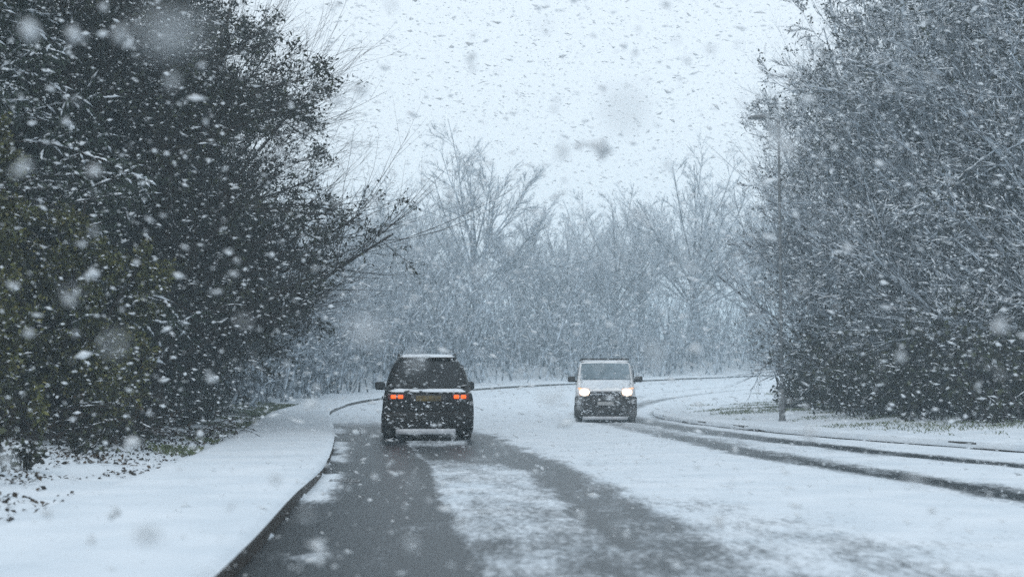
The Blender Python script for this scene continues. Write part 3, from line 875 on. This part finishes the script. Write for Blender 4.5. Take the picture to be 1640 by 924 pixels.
def grass(name, x, y, h, seed, lab):
    rng = np.random.RandomState(seed)
    n = len(x)
    p = np.stack([x, y, gz(x, y) - 0.01], 1)
    a = rng.uniform(0, 2 * np.pi, n)
    d = np.stack([np.cos(a), np.sin(a), np.zeros(n)], 1); s = np.stack([-np.sin(a), np.cos(a), np.zeros(n)], 1)
    hh = (h * rng.uniform(.5, 1.4, n))[:, None]
    up = np.array([0, 0, 1.0])
    V = np.stack([p - s * 0.006, p + s * 0.006, p + up * hh * 0.6 + d * hh * 0.2, p + up * hh * 0.85 + d * hh * 0.75], 1).reshape(-1, 3)
    b = np.arange(n)[:, None] * 4
    F = np.concatenate([b + np.array([[0, 1, 2]]), b + np.array([[0, 2, 3]])])
    o = obj(name, mesh_np(name, V, [F], M['grass']))
    tag(o, lab, 'grass', kind='stuff')
rng = np.random.RandomState(97)
n = 26000
yy = rng.uniform(22, 66, n)
kx = np.interp(yy, LK[:, 1][:NS * 9], LK[:, 0][:NS * 9])
off = 2.25 + 2.6 * rng.uniform(0, 1, n) ** 1.2; x = kx - off
k = fbm(x, yy, 1.3) + 0.18 * sstep(32, 50, yy) + 0.05 * rng.normal(0, 1, n) > 0.62
grass('verge_grass', x[k], yy[k], 0.085, 98, 'thin green grass showing through the snow beside the left wood')
n = 26000
yy = rng.uniform(27, 80, n)
kx = np.interp(yy, RK[:, 1][:NS * 12], RK[:, 0][:NS * 12])
off = rng.uniform(0.7, 6.0, n); x = kx + off
k = fbm(x, yy, 1.8) + 0.03 * off + 0.04 * rng.normal(0, 1, n) > 0.70
grass('verge_grass', x[k], yy[k], 0.07, 99, 'sparse grass showing through the snow under the right-hand trees')

# ------------------------------------------------------------------ lamp posts
def lathe(prof, n=16, axis='z'):
    bm = bmesh.new()
    rings = []
    for r, z in prof:
        ring = []
        for k in range(n):
            a = 2 * math.pi * k / n
            co = (r * math.cos(a), r * math.sin(a), z)
            if axis == 'x': co = (z, r * math.cos(a), r * math.sin(a))
            ring.append(bm.verts.new(co))
        rings.append(ring)
    for a, b in zip(rings[:-1], rings[1:]):
        for k in range(n):
            bm.faces.new((a[k], a[(k + 1) % n], b[(k + 1) % n], b[k]))
    bm.faces.new(rings[0][::-1]); bm.faces.new(rings[-1])
    return bm
def tube_bm(pts, r, n=8, bm=None):
    bm = bm or bmesh.new()
    pts = [Vector(p) for p in pts]
    prev = None
    for i, p in enumerate(pts):
        d = (pts[min(i + 1, len(pts) - 1)] - pts[max(i - 1, 0)]).normalized()
        up = Vector((0, 0, 1)) if abs(d.z) < .9 else Vector((1, 0, 0))
        a = d.cross(up).normalized(); b = d.cross(a)
        rr = r[i] if isinstance(r, (list, tuple)) else r
        ring = [bm.verts.new(p + (a * math.cos(2 * math.pi * k / n) + b * math.sin(2 * math.pi * k / n)) * rr) for k in range(n)]
        if prev:
            for k in range(n): bm.faces.new((prev[k], prev[(k + 1) % n], ring[(k + 1) % n], ring[k]))
        else: bm.faces.new(ring[::-1])
        prev = ring
    bm.faces.new(prev)
    return bm
def street_lamp(x, y, H, rz, lab):
    root = empty('street_lamp', (x, y, float(gz(x, y)[0]) - 0.03), rz)
    tag(root, lab, 'street lamp', 'street lamps beside the road')
    base = bm_obj('base', lathe([(0.115, 0), (0.115, 0.06), (0.095, 0.1), (0.095, 0.85), (0.085, 0.92), (0.06, 0.97)]), M['lamp_steel'], root, True)
    bm_obj('door', box_bm(0, -0.094, 0.5, 0.09, 0.012, 0.42), M['lamp_steel'], base, bevel=0.004)
    bm_obj('pole', lathe([(0.055, 0.95), (0.048, 3), (0.042, 6), (0.036, H - 0.06), (0.028, H)]), M['lamp_steel'], root, True)
    bm_obj('arm', tube_bm([(0, 0, H - 0.12), (-0.1, 0, H - 0.02), (-0.3, 0, H + 0.03), (-0.42, 0, H + 0.03)], 0.028), M['lamp_steel'], root, True)
    bm = bmesh.new()
    for (xx, w, h0, h1) in [(-0.36, .05, -.02, .04), (-0.45, .1, -.04, .07), (-0.7, .12, -.04, .06), (-0.85, .1, -.035, .03), (-0.92, .05, -.03, .0)]:
        vs = [bm.verts.new((xx, yy_ * w, H + .03 + (h1 if top else h0))) for top, yy_ in ((0, -1), (0, 1), (1, .7), (1, -.7))]
    bm.verts.ensure_lookup_table()
    for i in range(4):
        for k in range(4):
            bm.faces.new([bm.verts[i * 4 + k], bm.verts[i * 4 + (k + 1) % 4], bm.verts[i * 4 + 4 + (k + 1) % 4], bm.verts[i * 4 + 4 + k]])
    bm.faces.new([bm.verts[k] for k in (3, 2, 1, 0)]); bm.faces.new([bm.verts[16 + k] for k in range(4)])
    lan = bm_obj('lantern', bm, M['lamp_steel'], root, True)
    bm_obj('lens', box_bm(-0.66, 0, H - 0.012, 0.34, 0.17, 0.03), M['lamp_glass'], lan, bevel=0.006)
    v, f = lumps(np.random.RandomState(4), np.array([[-0.6, 0, H + .11], [-0.75, 0, H + .09], [-.2, 0, H + .045]]), np.array([[1.0, 0, 0]] * 3), np.array([.16, .12, .15]), np.array([.07, .06, .025]), np.array([.03, .02, .02]))
    obj('snow', mesh_np('snow', v, [f], M['snow']), root)
street_lamp(7.95, 42.0, 9.0, 0.0, 'tall grey street lamp at the edge of the right-hand trees')
street_lamp(-10.35, 79.0, 8.8, R(180), 'faint far street lamp standing beside the left wood')

# ------------------------------------------------------------------ gully grate in the left gutter
def gully(x, y, rz, lab):
    root = empty('gully_grate', (x, y, float(rise(y)) + 0.004), rz)
    root.scale = (0.8, 0.8, 0.8)
    tag(root, lab, 'gully grate')
    bm = bmesh.new()
    for cx, cyy, sx, sy in ((0, .225, .5, .05), (0, -.225, .5, .05), (-.225, 0, .05, .4), (.225, 0, .05, .4)):
        box_bm(cx, cyy, 0, sx, sy, .03, bm)
    bm_obj('frame', bm, M['iron'], root)
    for k in range(7):
        bm_obj('bar', box_bm(-.165 + k * .055, 0, 0, .025, .398, .024), M['iron'], root)
gully(-2.17, 18.6, R(4), 'iron gully grate in the wet gutter beside the left kerb')

# ------------------------------------------------------------------ vehicles
def loft(name, stations, mat, parent, sub=2):
    """stations: list of (y, ring) with ring = half section [(x,z)...] from bottom centre to top centre"""
    bm = bmesh.new()
    rings = []
    for y, half in stations:
        pts = [(x, z) for x, z in half] + [(-x, z) for x, z in half[-2:0:-1]]
        rings.append([bm.verts.new((x, y, z)) for x, z in pts])
    n = len(rings[0])
    for a, b in zip(rings[:-1], rings[1:]):
        for k in range(n):
            bm.faces.new((a[k], a[(k + 1) % n], b[(k + 1) % n], b[k]))
    for ring in (rings[0], rings[-1]):
        c_ = bm.verts.new(sum((v.co for v in ring), Vector()) / n)
        for k in range(n):
            bm.faces.new((ring[k], ring[(k + 1) % n], c_))
    return bm_obj(name, bm, mat, parent, smooth=True, sub=sub)
def panel(name, corners, th, mat, parent, nu=6, nv=4, bulge=0.0, bevel=0.006):
    """thick pane through 4 corners (bl, br, tr, tl), pushed out along its normal by bulge in the middle"""
    bl, br, tr, tl = [Vector(c) for c in corners]
    nrm = (br - bl).cross(tl - bl).normalized()
    bm = bmesh.new()
    fr, bk = [], []
    for j in range(nv + 1):
        for i in range(nu + 1):
            u_, v_ = i / nu, j / nv
            p = (bl * (1 - u_) + br * u_) * (1 - v_) + (tl * (1 - u_) + tr * u_) * v_
            b_ = bulge * (1 - (2 * u_ - 1) ** 2) * (1 - 0.5 * (2 * v_ - 1) ** 2)
            fr.append(bm.verts.new(p + nrm * (b_ + th / 2))); bk.append(bm.verts.new(p + nrm * (b_ - th / 2)))
    w = nu + 1
    for j in range(nv):
        for i in range(nu):
            a = j * w + i
            bm.faces.new((fr[a], fr[a + 1], fr[a + w + 1], fr[a + w])); bm.faces.new((bk[a], bk[a + w], bk[a + w + 1], bk[a + 1]))
    loop = list(range(w)) + [j * w + nu for j in range(1, nv + 1)] + [nv * w + i for i in range(nu - 1, -1, -1)] + [j * w for j in range(nv - 1, 0, -1)]
    for a, b in zip(loop, loop[1:] + loop[:1]):
        bm.faces.new((fr[a], bk[a], bk[b], fr[b]))
    return bm_obj(name, bm, mat, parent, smooth=False)
def rounded(name, cx, cy_, cz, sx, sy, sz, mat, parent, bev=0.02):
    return bm_obj(name, box_bm(cx, cy_, cz, sx, sy, sz), mat, parent, smooth=True, bevel=bev)
def wheel(x, y, r, w, parent, sgn):
    prof = [(r * .55, -w / 2), (r * .9, -w / 2), (r * .985, -w / 2 + .03), (r, -w / 4), (r, w / 4), (r * .985, w / 2 - .03), (r * .9, w / 2), (r * .55, w / 2)]
    root = bpy.data.objects.new('wheel', None); link(root, parent); root.location = (x, y, r)
    bm_obj('tyre', lathe(prof, 28, 'x'), M['rubber'], root, True)
    bm = lathe([(r * .62, -.02), (r * .62, .02), (r * .5, .035), (r * .12, .02), (r * .1, .04)], 20, 'x')
    for k in range(5):
        a = 2 * math.pi * k / 5
        tube_bm([(.05, 0.05 * math.cos(a), 0.05 * math.sin(a)), (.05, r * .6 * math.cos(a), r * .6 * math.sin(a))], .025, 6, bm)
    rim = bm_obj('rim', bm, M['rim'], root)
    rim.location = (sgn * (w / 2 - .03), 0, 0)
    if sgn < 0: rim.rotation_euler = (0, 0, math.pi)
def mirror(parent, x, y, z, sgn, mat, facing=-1):
    m = rounded('mirror', x, y, z, .24, .13, .19, mat, parent, .045)
    bm_obj('mirror_glass', box_bm(x, y + facing * .068, z, .19, .008, .14), M['glass'], m, bevel=.002)
    bm_obj('mirror_stalk', tube_bm([(x - sgn * .09, y, z - .05), (x - sgn * .24, y + .03 * -facing, z - .09)], .03), mat, m, True)
def stuck_snow(parent, rng, boxes, n, s):
    P, Ax = [], []
    for k in range(n):
        x0, x1, y0, z0, y1, z1 = boxes[rng.randint(len(boxes))]
        t = rng.rand()
        P.append((rng.uniform(x0, x1), y0 + (y1 - y0) * t, z0 + (z1 - z0) * t)); Ax.append((1, 0, rng.normal(0, .6)))
    P = np.array(P); Ax = np.array(Ax, float)
    v, f = lumps(rng, P, Ax, s * rng.uniform(.5, 1.8, n), np.full(n, .012), s * .5 * rng.uniform(.5, 1.5, n), .3)
    o = obj('snow', mesh_np('snow', v, [f], M['snow']), parent); o['kind'] = 'stuff'
def snow_slab(parent, x0, x1, y0, y1, zf, th, seed, nx_=14, ny_=14, name='roof_snow'):
    rng = np.random.RandomState(seed)
    X, Y = np.meshgrid(np.linspace(x0, x1, nx_), np.linspace(y0, y1, ny_))
    e = np.minimum(np.minimum((X - x0), (x1 - X)) / (x1 - x0), np.minimum((Y - y0), (y1 - y0) - (Y - y0)) / (y1 - y0))
    Z = zf(X, Y) + th * sstep(-0.02, .10, e) * (0.7 + 0.6 * fbm(X + seed, Y, .35)) - 0.012 * (e <= 0)
    jit = (e <= 0) * 0.03
    X = X + rng.normal(0, 1, X.shape) * jit; Y = Y + rng.normal(0, 1, Y.shape) * jit
    V = np.stack([X, Y, Z], -1).reshape(-1, 3)
    Vb = V.copy(); Vb[:, 2] = zf(X, Y).ravel() - 0.015
    ii = (np.arange(ny_ - 1)[:, None] * nx_ + np.arange(nx_ - 1)[None]).ravel()
    F = np.stack([ii, ii + 1, ii + nx_ + 1, ii + nx_], -1)
    lp = np.concatenate([np.arange(nx_), np.arange(1, ny_) * nx_ + nx_ - 1, (ny_ - 1) * nx_ + np.arange(nx_ - 2, -1, -1), np.arange(ny_ - 2, 0, -1) * nx_])
    n_ = len(V); l2 = np.roll(lp, -1)
    Fs = np.stack([lp, lp + n_, l2 + n_, l2], -1)
    return obj(name, mesh_np(name, np.concatenate([V, Vb]), [np.concatenate([F, F[:, ::-1] + n_, Fs])], M['snow'], True), parent)

# --- dark estate car seen from behind; local +y is forward
car = empty('estate_car', (-1.81, 30.9, 0.0), R(5.0))
tag(car, 'black sport utility car driving away with red tail lights lit', 'car')
def sec(wb, wm, ws, zb, zm, zbelt, wr, zt, cr=0.015):
    return [(0, zb), (wb, zb), (wm, zb + .1), (wm, zm), (ws, zbelt), (wr, zt - .07), (wr - .13, zt - .005), (0, zt + cr)]
st = [(0.0, sec(.86, .93, .93, .30, .72, 1.03, .86, 1.10)),
      (0.04, sec(.90, .985, .96, .26, .72, 1.05, .87, 1.13)),
      (0.16, sec(.92, 1.0, .965, .25, .74, 1.06, .855, 1.20)),
      (0.34, sec(.92, 1.0, .965, .25, .74, 1.06, .76, 1.54)),
      (0.50, sec(.92, 1.0, .965, .25, .74, 1.06, .72, 1.80)),
      (0.72, sec(.92, 1.0, .965, .25, .74, 1.06, .72, 1.84)),
      (1.5, sec(.92, 1.0, .965, .25, .74, 1.06, .73, 1.865)),
      (2.5, sec(.92, 1.0, .965, .25, .74, 1.06, .73, 1.855)),
      (2.85, sec(.92, 1.0, .965, .25, .74, 1.06, .73, 1.81)),
      (3.55, sec(.92, 1.0, .965, .25, .74, 1.06, .80, 1.22)),
      (3.75, sec(.92, 1.0, .96, .25, .74, 1.03, .84, 1.12)),
      (4.5, sec(.90, .99, .93, .26, .74, .98, .82, 1.06)),
      (4.82, sec(.84, .93, .88, .28, .70, .92, .76, .98)),
      (4.95, sec(.74, .82, .78, .32, .62, .80, .68, .88))]
body = loft('body', st, M['black_paint'], car, 2)
panel('rear_window', [(-.80, .165, 1.165), (.80, .165, 1.165), (.62, .475, 1.715), (-.62, .475, 1.715)], .02, M['glass'], car, bulge=.03).location = (0, -.035, .01)
bm_obj('wiper', tube_bm([(.05, .10, 1.165), (-.35, .13, 1.26), (-.5, .14, 1.30)], .012, 6), M['plastic'], car)
rounded('spoiler', 0, .50, 1.80, 1.26, .22, .05, M['black_paint'], car, .02)
for s in (-1, 1):
    for (ya, yb, yc, yd) in ((.62, 1.35, 1.35, .78), (1.42, 2.28, 2.28, 1.42), (2.35, 3.32, 2.80, 2.35)):
        c_ = [(s * .955, ya, 1.10), (s * .955, yb, 1.10), (s * .775, yc, 1.66), (s * .775, yd, 1.66)]
        if s < 0: c_ = [c_[1], c_[0], c_[3], c_[2]]
        panel('side_window', c_, .015, M['glass'], car, nu=3, nv=3)
    for y_ in (1.55, 2.45):
        rounded('door_handle', s * 1.0, y_, .93, .03, .18, .035, M['black_paint'], car, .01)
    mirror(car, s * 1.06, 3.05, 1.19, s, M['black_paint'], -1)
    wheel(s * .84, .92, .375, .27, car, s)
    wheel(s * .84, 3.85, .375, .27, car, s)
    bm_obj('roof_rail', tube_bm([(s * .62, .8, 1.85), (s * .63, .95, 1.905), (s * .64, 2.5, 1.90), (s * .64, 2.65, 1.84)], .016, 6), M['plastic'], car)
    tl = rounded('tail_light', s * .695, -.012, .962, .37, .07, .13, M['red_lens'], car, .012)
    for k in (0, 1):
        rounded('lamp_element', s * (.605 + k * .152), -.053, .962, .112, .03, .078, M['tail_lit'], tl, .02)
    rounded('reflector', s * .78, -.085, .50, .22, .02, .05, M['red_lens'], car, .006)
    bm_obj('exhaust', lathe([(.045, 0), (.05, .01), (.05, .12), (.03, .12)], 12, 'x'), M['rim'], car).matrix_local = Matrix.Translation((s * .55, -.05, .30)) @ Matrix.Rotation(R(90), 4, 'Z')
bump = rounded('rear_bumper', 0, .0, .44, 1.95, .22, .42, M['black_paint'], car, .06)
rounded('skid_strip', -.06, -.09, .215, 1.30, .10, .12, M['skid'], bump, .03)
pl = rounded('number_plate', 0, -.045, .925, .54, .02, .12, M['plate_yellow'], car, .006)
rounded('plate_recess', 0, -.028, .93, .78, .02, .17, M['plastic'], car, .006)
snow_slab(car, -.80, .80, -.035, .14, lambda X, Y: 1.075 + 0.25 * np.clip(Y + .03, 0, 1), .04, 6, 18, 5, 'ledge_snow')
snow_slab(car, -.62, .62, .45, 2.75, lambda X, Y: 1.83 + .028 * np.sin(np.clip((Y - .4) / 2.5, 0, 1) * 3.14) - 0.02 * np.abs(X) , .05, 7)
stuck_snow(car, np.random.RandomState(8), [(-.92, .92, -.05, .68, -.04, .9), (-.75, .75, .13, 1.2, .42, 1.68), (-.9, .9, -.115, .32, -.115, .6)], 70, .03)

# --- white van, front towards the camera; local +y is backwards (away from its nose)
van = empty('van', (2.93, 44.6, 0.0), R(-2.8))
tag(van, 'white van coming towards the camera with both headlights on', 'van')
def vsec(wb, wm, ws, zb, zm, zbelt, wr, zt, cr=0.015):
    return [(0, zb), (wb, zb), (wm, zb + .1), (wm, zm), (ws, zbelt), (wr, zt - .07), (wr - .10, zt - .005), (0, zt + cr)]
st = [(0.0, vsec(.72, .80, .78, .30, .66, .88, .70, .97)),
      (0.06, vsec(.82, .90, .87, .24, .68, .92, .80, 1.04)),
      (0.25, vsec(.88, .95, .92, .22, .72, .98, .86, 1.14)),
      (0.62, vsec(.90, .96, .94, .22, .78, 1.1, .88, 1.30)),
      (0.74, vsec(.90, .96, .945, .22, .78, 1.12, .88, 1.36)),
      (1.20, vsec(.90, .96, .945, .22, .78, 1.12, .84, 1.84)),
      (1.36, vsec(.90, .96, .945, .22, .78, 1.12, .84, 1.92)),
      (1.7, vsec(.90, .96, .945, .22, .78, 1.12, .84, 1.965)),
      (3.2, vsec(.90, .96, .945, .22, .78, 1.12, .85, 1.975)),
      (4.9, vsec(.90, .96, .945, .22, .78, 1.12, .85, 1.96)),
      (4.98, vsec(.86, .93, .91, .26, .78, 1.12, .82, 1.92))]
loft('body', st, M['white_paint'], van, 2)
panel('windscreen', [(-.80, .70, 1.335), (.80, .70, 1.335), (.75, 1.17, 1.845), (-.75, 1.17, 1.845)], .02, M['windscreen'], van, bulge=.035).location = (0, -.035, .012)
panel('bumper', [(-.93, -.015, .20), (.93, -.015, .20), (.92, -.005, .83), (-.92, -.005, .83)], .05, M['plastic'], van, nu=10, nv=4, bulge=.05)
for s in (-1, 1):
    rounded('bumper_corner', s * .925, .17, .51, .09, .36, .60, M['plastic'], van, .035)
gr = panel('grille', [(-.52, .0, .83), (.52, .0, .83), (.56, .025, .99), (-.56, .025, .99)], .03, M['plastic'], van, nu=6, nv=2, bulge=.02)
for z_ in (.87, .925, .975):
    rounded('grille_bar', 0, -.03 + .12 * (z_ - .87), z_, 1.02, .025, .022, M['skid'] if z_ > .96 else M['plastic'], gr, .008)
rounded('air_intake', 0, -.10, .40, 1.05, .02, .17, M['plastic'], van, .008)
rounded('bumper_lip', -.02, -.085, .15, 1.42, .10, .11, M['skid'], van, .03)
rounded('number_plate', 0, -.105, .60, .52, .02, .11, M['plate_white'], van, .004)
for s in (-1, 1):
    hl = panel('headlight', [(s * .665 - .14, .005, .855), (s * .665 + .14, .005, .855), (s * .68 + .16, .05, 1.065), (s * .68 - .16, .05, 1.065)], 0.04, M['glowing_reflector'], van, nu=5, nv=3, bulge=.02)
    bm = bmesh.new()
    bmesh.ops.create_uvsphere(bm, u_segments=20, v_segments=12, radius=1.0)
    for v in bm.verts: v.co = Vector((s * .665 + v.co.x * .155, -.005 + v.co.y * .05, .955 + v.co.z * .105))
    bm_obj('bulb', bm, M['head_lit'], hl, True)
    bm = bmesh.new()
    bmesh.ops.create_uvsphere(bm, u_segments=16, v_segments=8, radius=1.0)
    for v in bm.verts: v.co = Vector((s * .79 + v.co.x * .085, .03 + v.co.y * .04, 1.065 + v.co.z * .03 + s * v.co.x * .02))
    bm_obj('side_lamp', bm, M['side_lit'], hl, True)
    rounded('fog_lamp', s * .70, -.045, .40, .20, .03, .10, M['glass'], van, .012)
    mirror(van, s * 1.075, .98, 1.36, s, M['plastic'], 1)
    wheel(s * .84, .98, .335, .22, van, s)
    wheel(s * .84, 4.05, .335, .22, van, s)
    c_ = [(s * .958, .80, 1.22), (s * .958, 1.85, 1.22), (s * .875, 1.85, 1.78), (s * .875, 1.28, 1.78)]
    if s < 0: c_ = [c_[1], c_[0], c_[3], c_[2]]
    panel('side_window', c_, .015, M['glass'], van, nu=3, nv=3)
    bm_obj('wiper', tube_bm([(s * .12, .70, 1.375), (s * .35, .74, 1.42), (s * .66, .76, 1.44)], .012, 6), M['plastic'], van)
for y_ in (1.75, 3.1, 4.4):
    rb = bm_obj('roof_bar', tube_bm([(-.80, y_, 1.96), (-.76, y_, 2.015), (.76, y_, 2.015), (.80, y_, 1.96)], .022, 6), M['plastic'], van)
snow_slab(van, -.80, .80, 1.5, 4.85, lambda X, Y: 1.955 - .01 * np.abs(X), .03, 9)
snow_slab(van, -.78, .78, .10, .64, lambda X, Y: 1.04 + .53 * (Y - .06), .03, 10, 16, 8, 'bonnet_snow')
stuck_snow(van, np.random.RandomState(12), [(-.88, .88, -.075, .25, -.07, .8), (-.5, .5, -.04, .84, -.02, .98)], 110, .035)
stuck_snow(van, np.random.RandomState(13), [(-.75, .75, .66, 1.40, 1.08, 1.82)], 26, .022)

# ------------------------------------------------------------------ falling snow
def snowfall():
    rng = np.random.RandomState(123)
    P = []
    # even in the air from the lens to 22 m, thinning beyond (farther flakes melt into the haze)
    for y0, y1, dens in ((0.9, 3, 13), (3, 8, 14), (8, 16, 15), (16, 27, 9), (27, 46, 4.6)):
        vol_w = 0.42 * y1 + 0.8; zt = 0.36 * y1 + 1.8
        n = int(dens * (y1 - y0) * 2 * vol_w * zt)
        y = rng.uniform(y0, y1, n); x = rng.uniform(-vol_w, vol_w, n); z = rng.uniform(0.05, zt, n)
        k = (np.abs(x) < 0.42 * y + 0.6) & (z < 0.36 * y + 1.6) & (z > 1.0 - 0.2 * y)
        P.append(np.stack([x, y, z], 1)[k])
    P = np.concatenate(P)
    # keep the cars clear
    inside = ((np.abs(P[:, 0] + 1.9) < 1.2) & (P[:, 1] > 30.5) & (P[:, 1] < 36.5) & (P[:, 2] < 2.0))
    P = P[~inside]
    n = len(P)
    ax = np.stack([np.ones(n), rng.normal(0, .6, n), rng.normal(-0.12, .25, n)], 1)
    s = (0.0054 + 0.0014 * sstep(6, 20, P[:, 1])) * np.exp(rng.normal(0, 0.5, n))
    fa = P[:, 1] < 16
    s1, s2, s3 = s * rng.uniform(1.3, 3.0, n), s * rng.uniform(.7, 1.1, n), s * rng.uniform(.6, 1.0, n)
    V, F = lumps(rng, P[fa], ax[fa], s1[fa], s2[fa], s3[fa], .28)
    # farther flakes: four-sided chips
    Q, a = P[~fa], unit(ax[~fa]); m = len(Q)
    b = unit(np.cross(a, rng.normal(0, 1, (m, 3)))); c_ = np.cross(a, b)
    tet = np.array([[1.2, .2, -.3], [-1.2, .3, -.2], [0, -1.1, -.4], [.1, .2, 1.1]])[None] * (1 + rng.normal(0, .25, (m, 4, 1)))
    Vt = Q[:, None] + tet[..., 0:1] * (a * s1[~fa][:, None])[:, None] + tet[..., 1:2] * (b * s2[~fa][:, None])[:, None] + tet[..., 2:3] * (c_ * s3[~fa][:, None])[:, None]
    Ft = (np.arange(m)[:, None, None] * 4 + np.array([[0, 1, 3], [1, 2, 3], [2, 0, 3], [0, 2, 1]])[None]).reshape(-1, 3)
    V, F = join((V, F), (Vt.reshape(-1, 3), Ft))
    # the nearest flakes are clusters of crystals, not single lumps
    nr = P[:, 1] < 6
    k = 5
    Pn = np.repeat(P[nr], k, 0); sn_ = np.repeat(s[nr], k)
    Pn = Pn + rng.normal(0, 0.75, Pn.shape) * sn_[:, None]
    m = len(Pn)
    V2, F2 = lumps(rng, Pn, rng.normal(0, 1, (m, 3)), sn_ * .9, sn_ * .8, sn_ * .7, .3)
    V, F = join((V, F), (V2, F2))
    return V, F
V, F = snowfall()
o = obj('falling_snow', mesh_np('falling_snow', V, [F], M['flake'], True))
tag(o, 'thick falling snowflakes filling the air above the road', 'snow', kind='stuff')

# ------------------------------------------------------------------ haze of fine snow
bm = box_bm(0, 290, 15.0, 860, 720, 36)
hm = bpy.data.materials.new('haze')
hm.use_nodes = True
hm.node_tree.nodes.clear()
ho = hm.node_tree.nodes.new('ShaderNodeOutputMaterial')
hv = hm.node_tree.nodes.new('ShaderNodeVolumePrincipled')
hv.inputs['Color'].default_value = (0.76, 0.92, 1.0, 1)
hv.inputs['Density'].default_value = 0.0025
hv.inputs['Anisotropy'].default_value = 0.0
for k_ in ('Density Attribute', 'Temperature Attribute', 'Color Attribute'):
    hv.inputs[k_].default_value = ''
hm.node_tree.links.new(hv.outputs[0], ho.inputs['Volume'])
hz = bm_obj('haze', bm, hm)
tag(hz, kind='stuff')
hz['label'] = 'pale haze of fine driving snow'
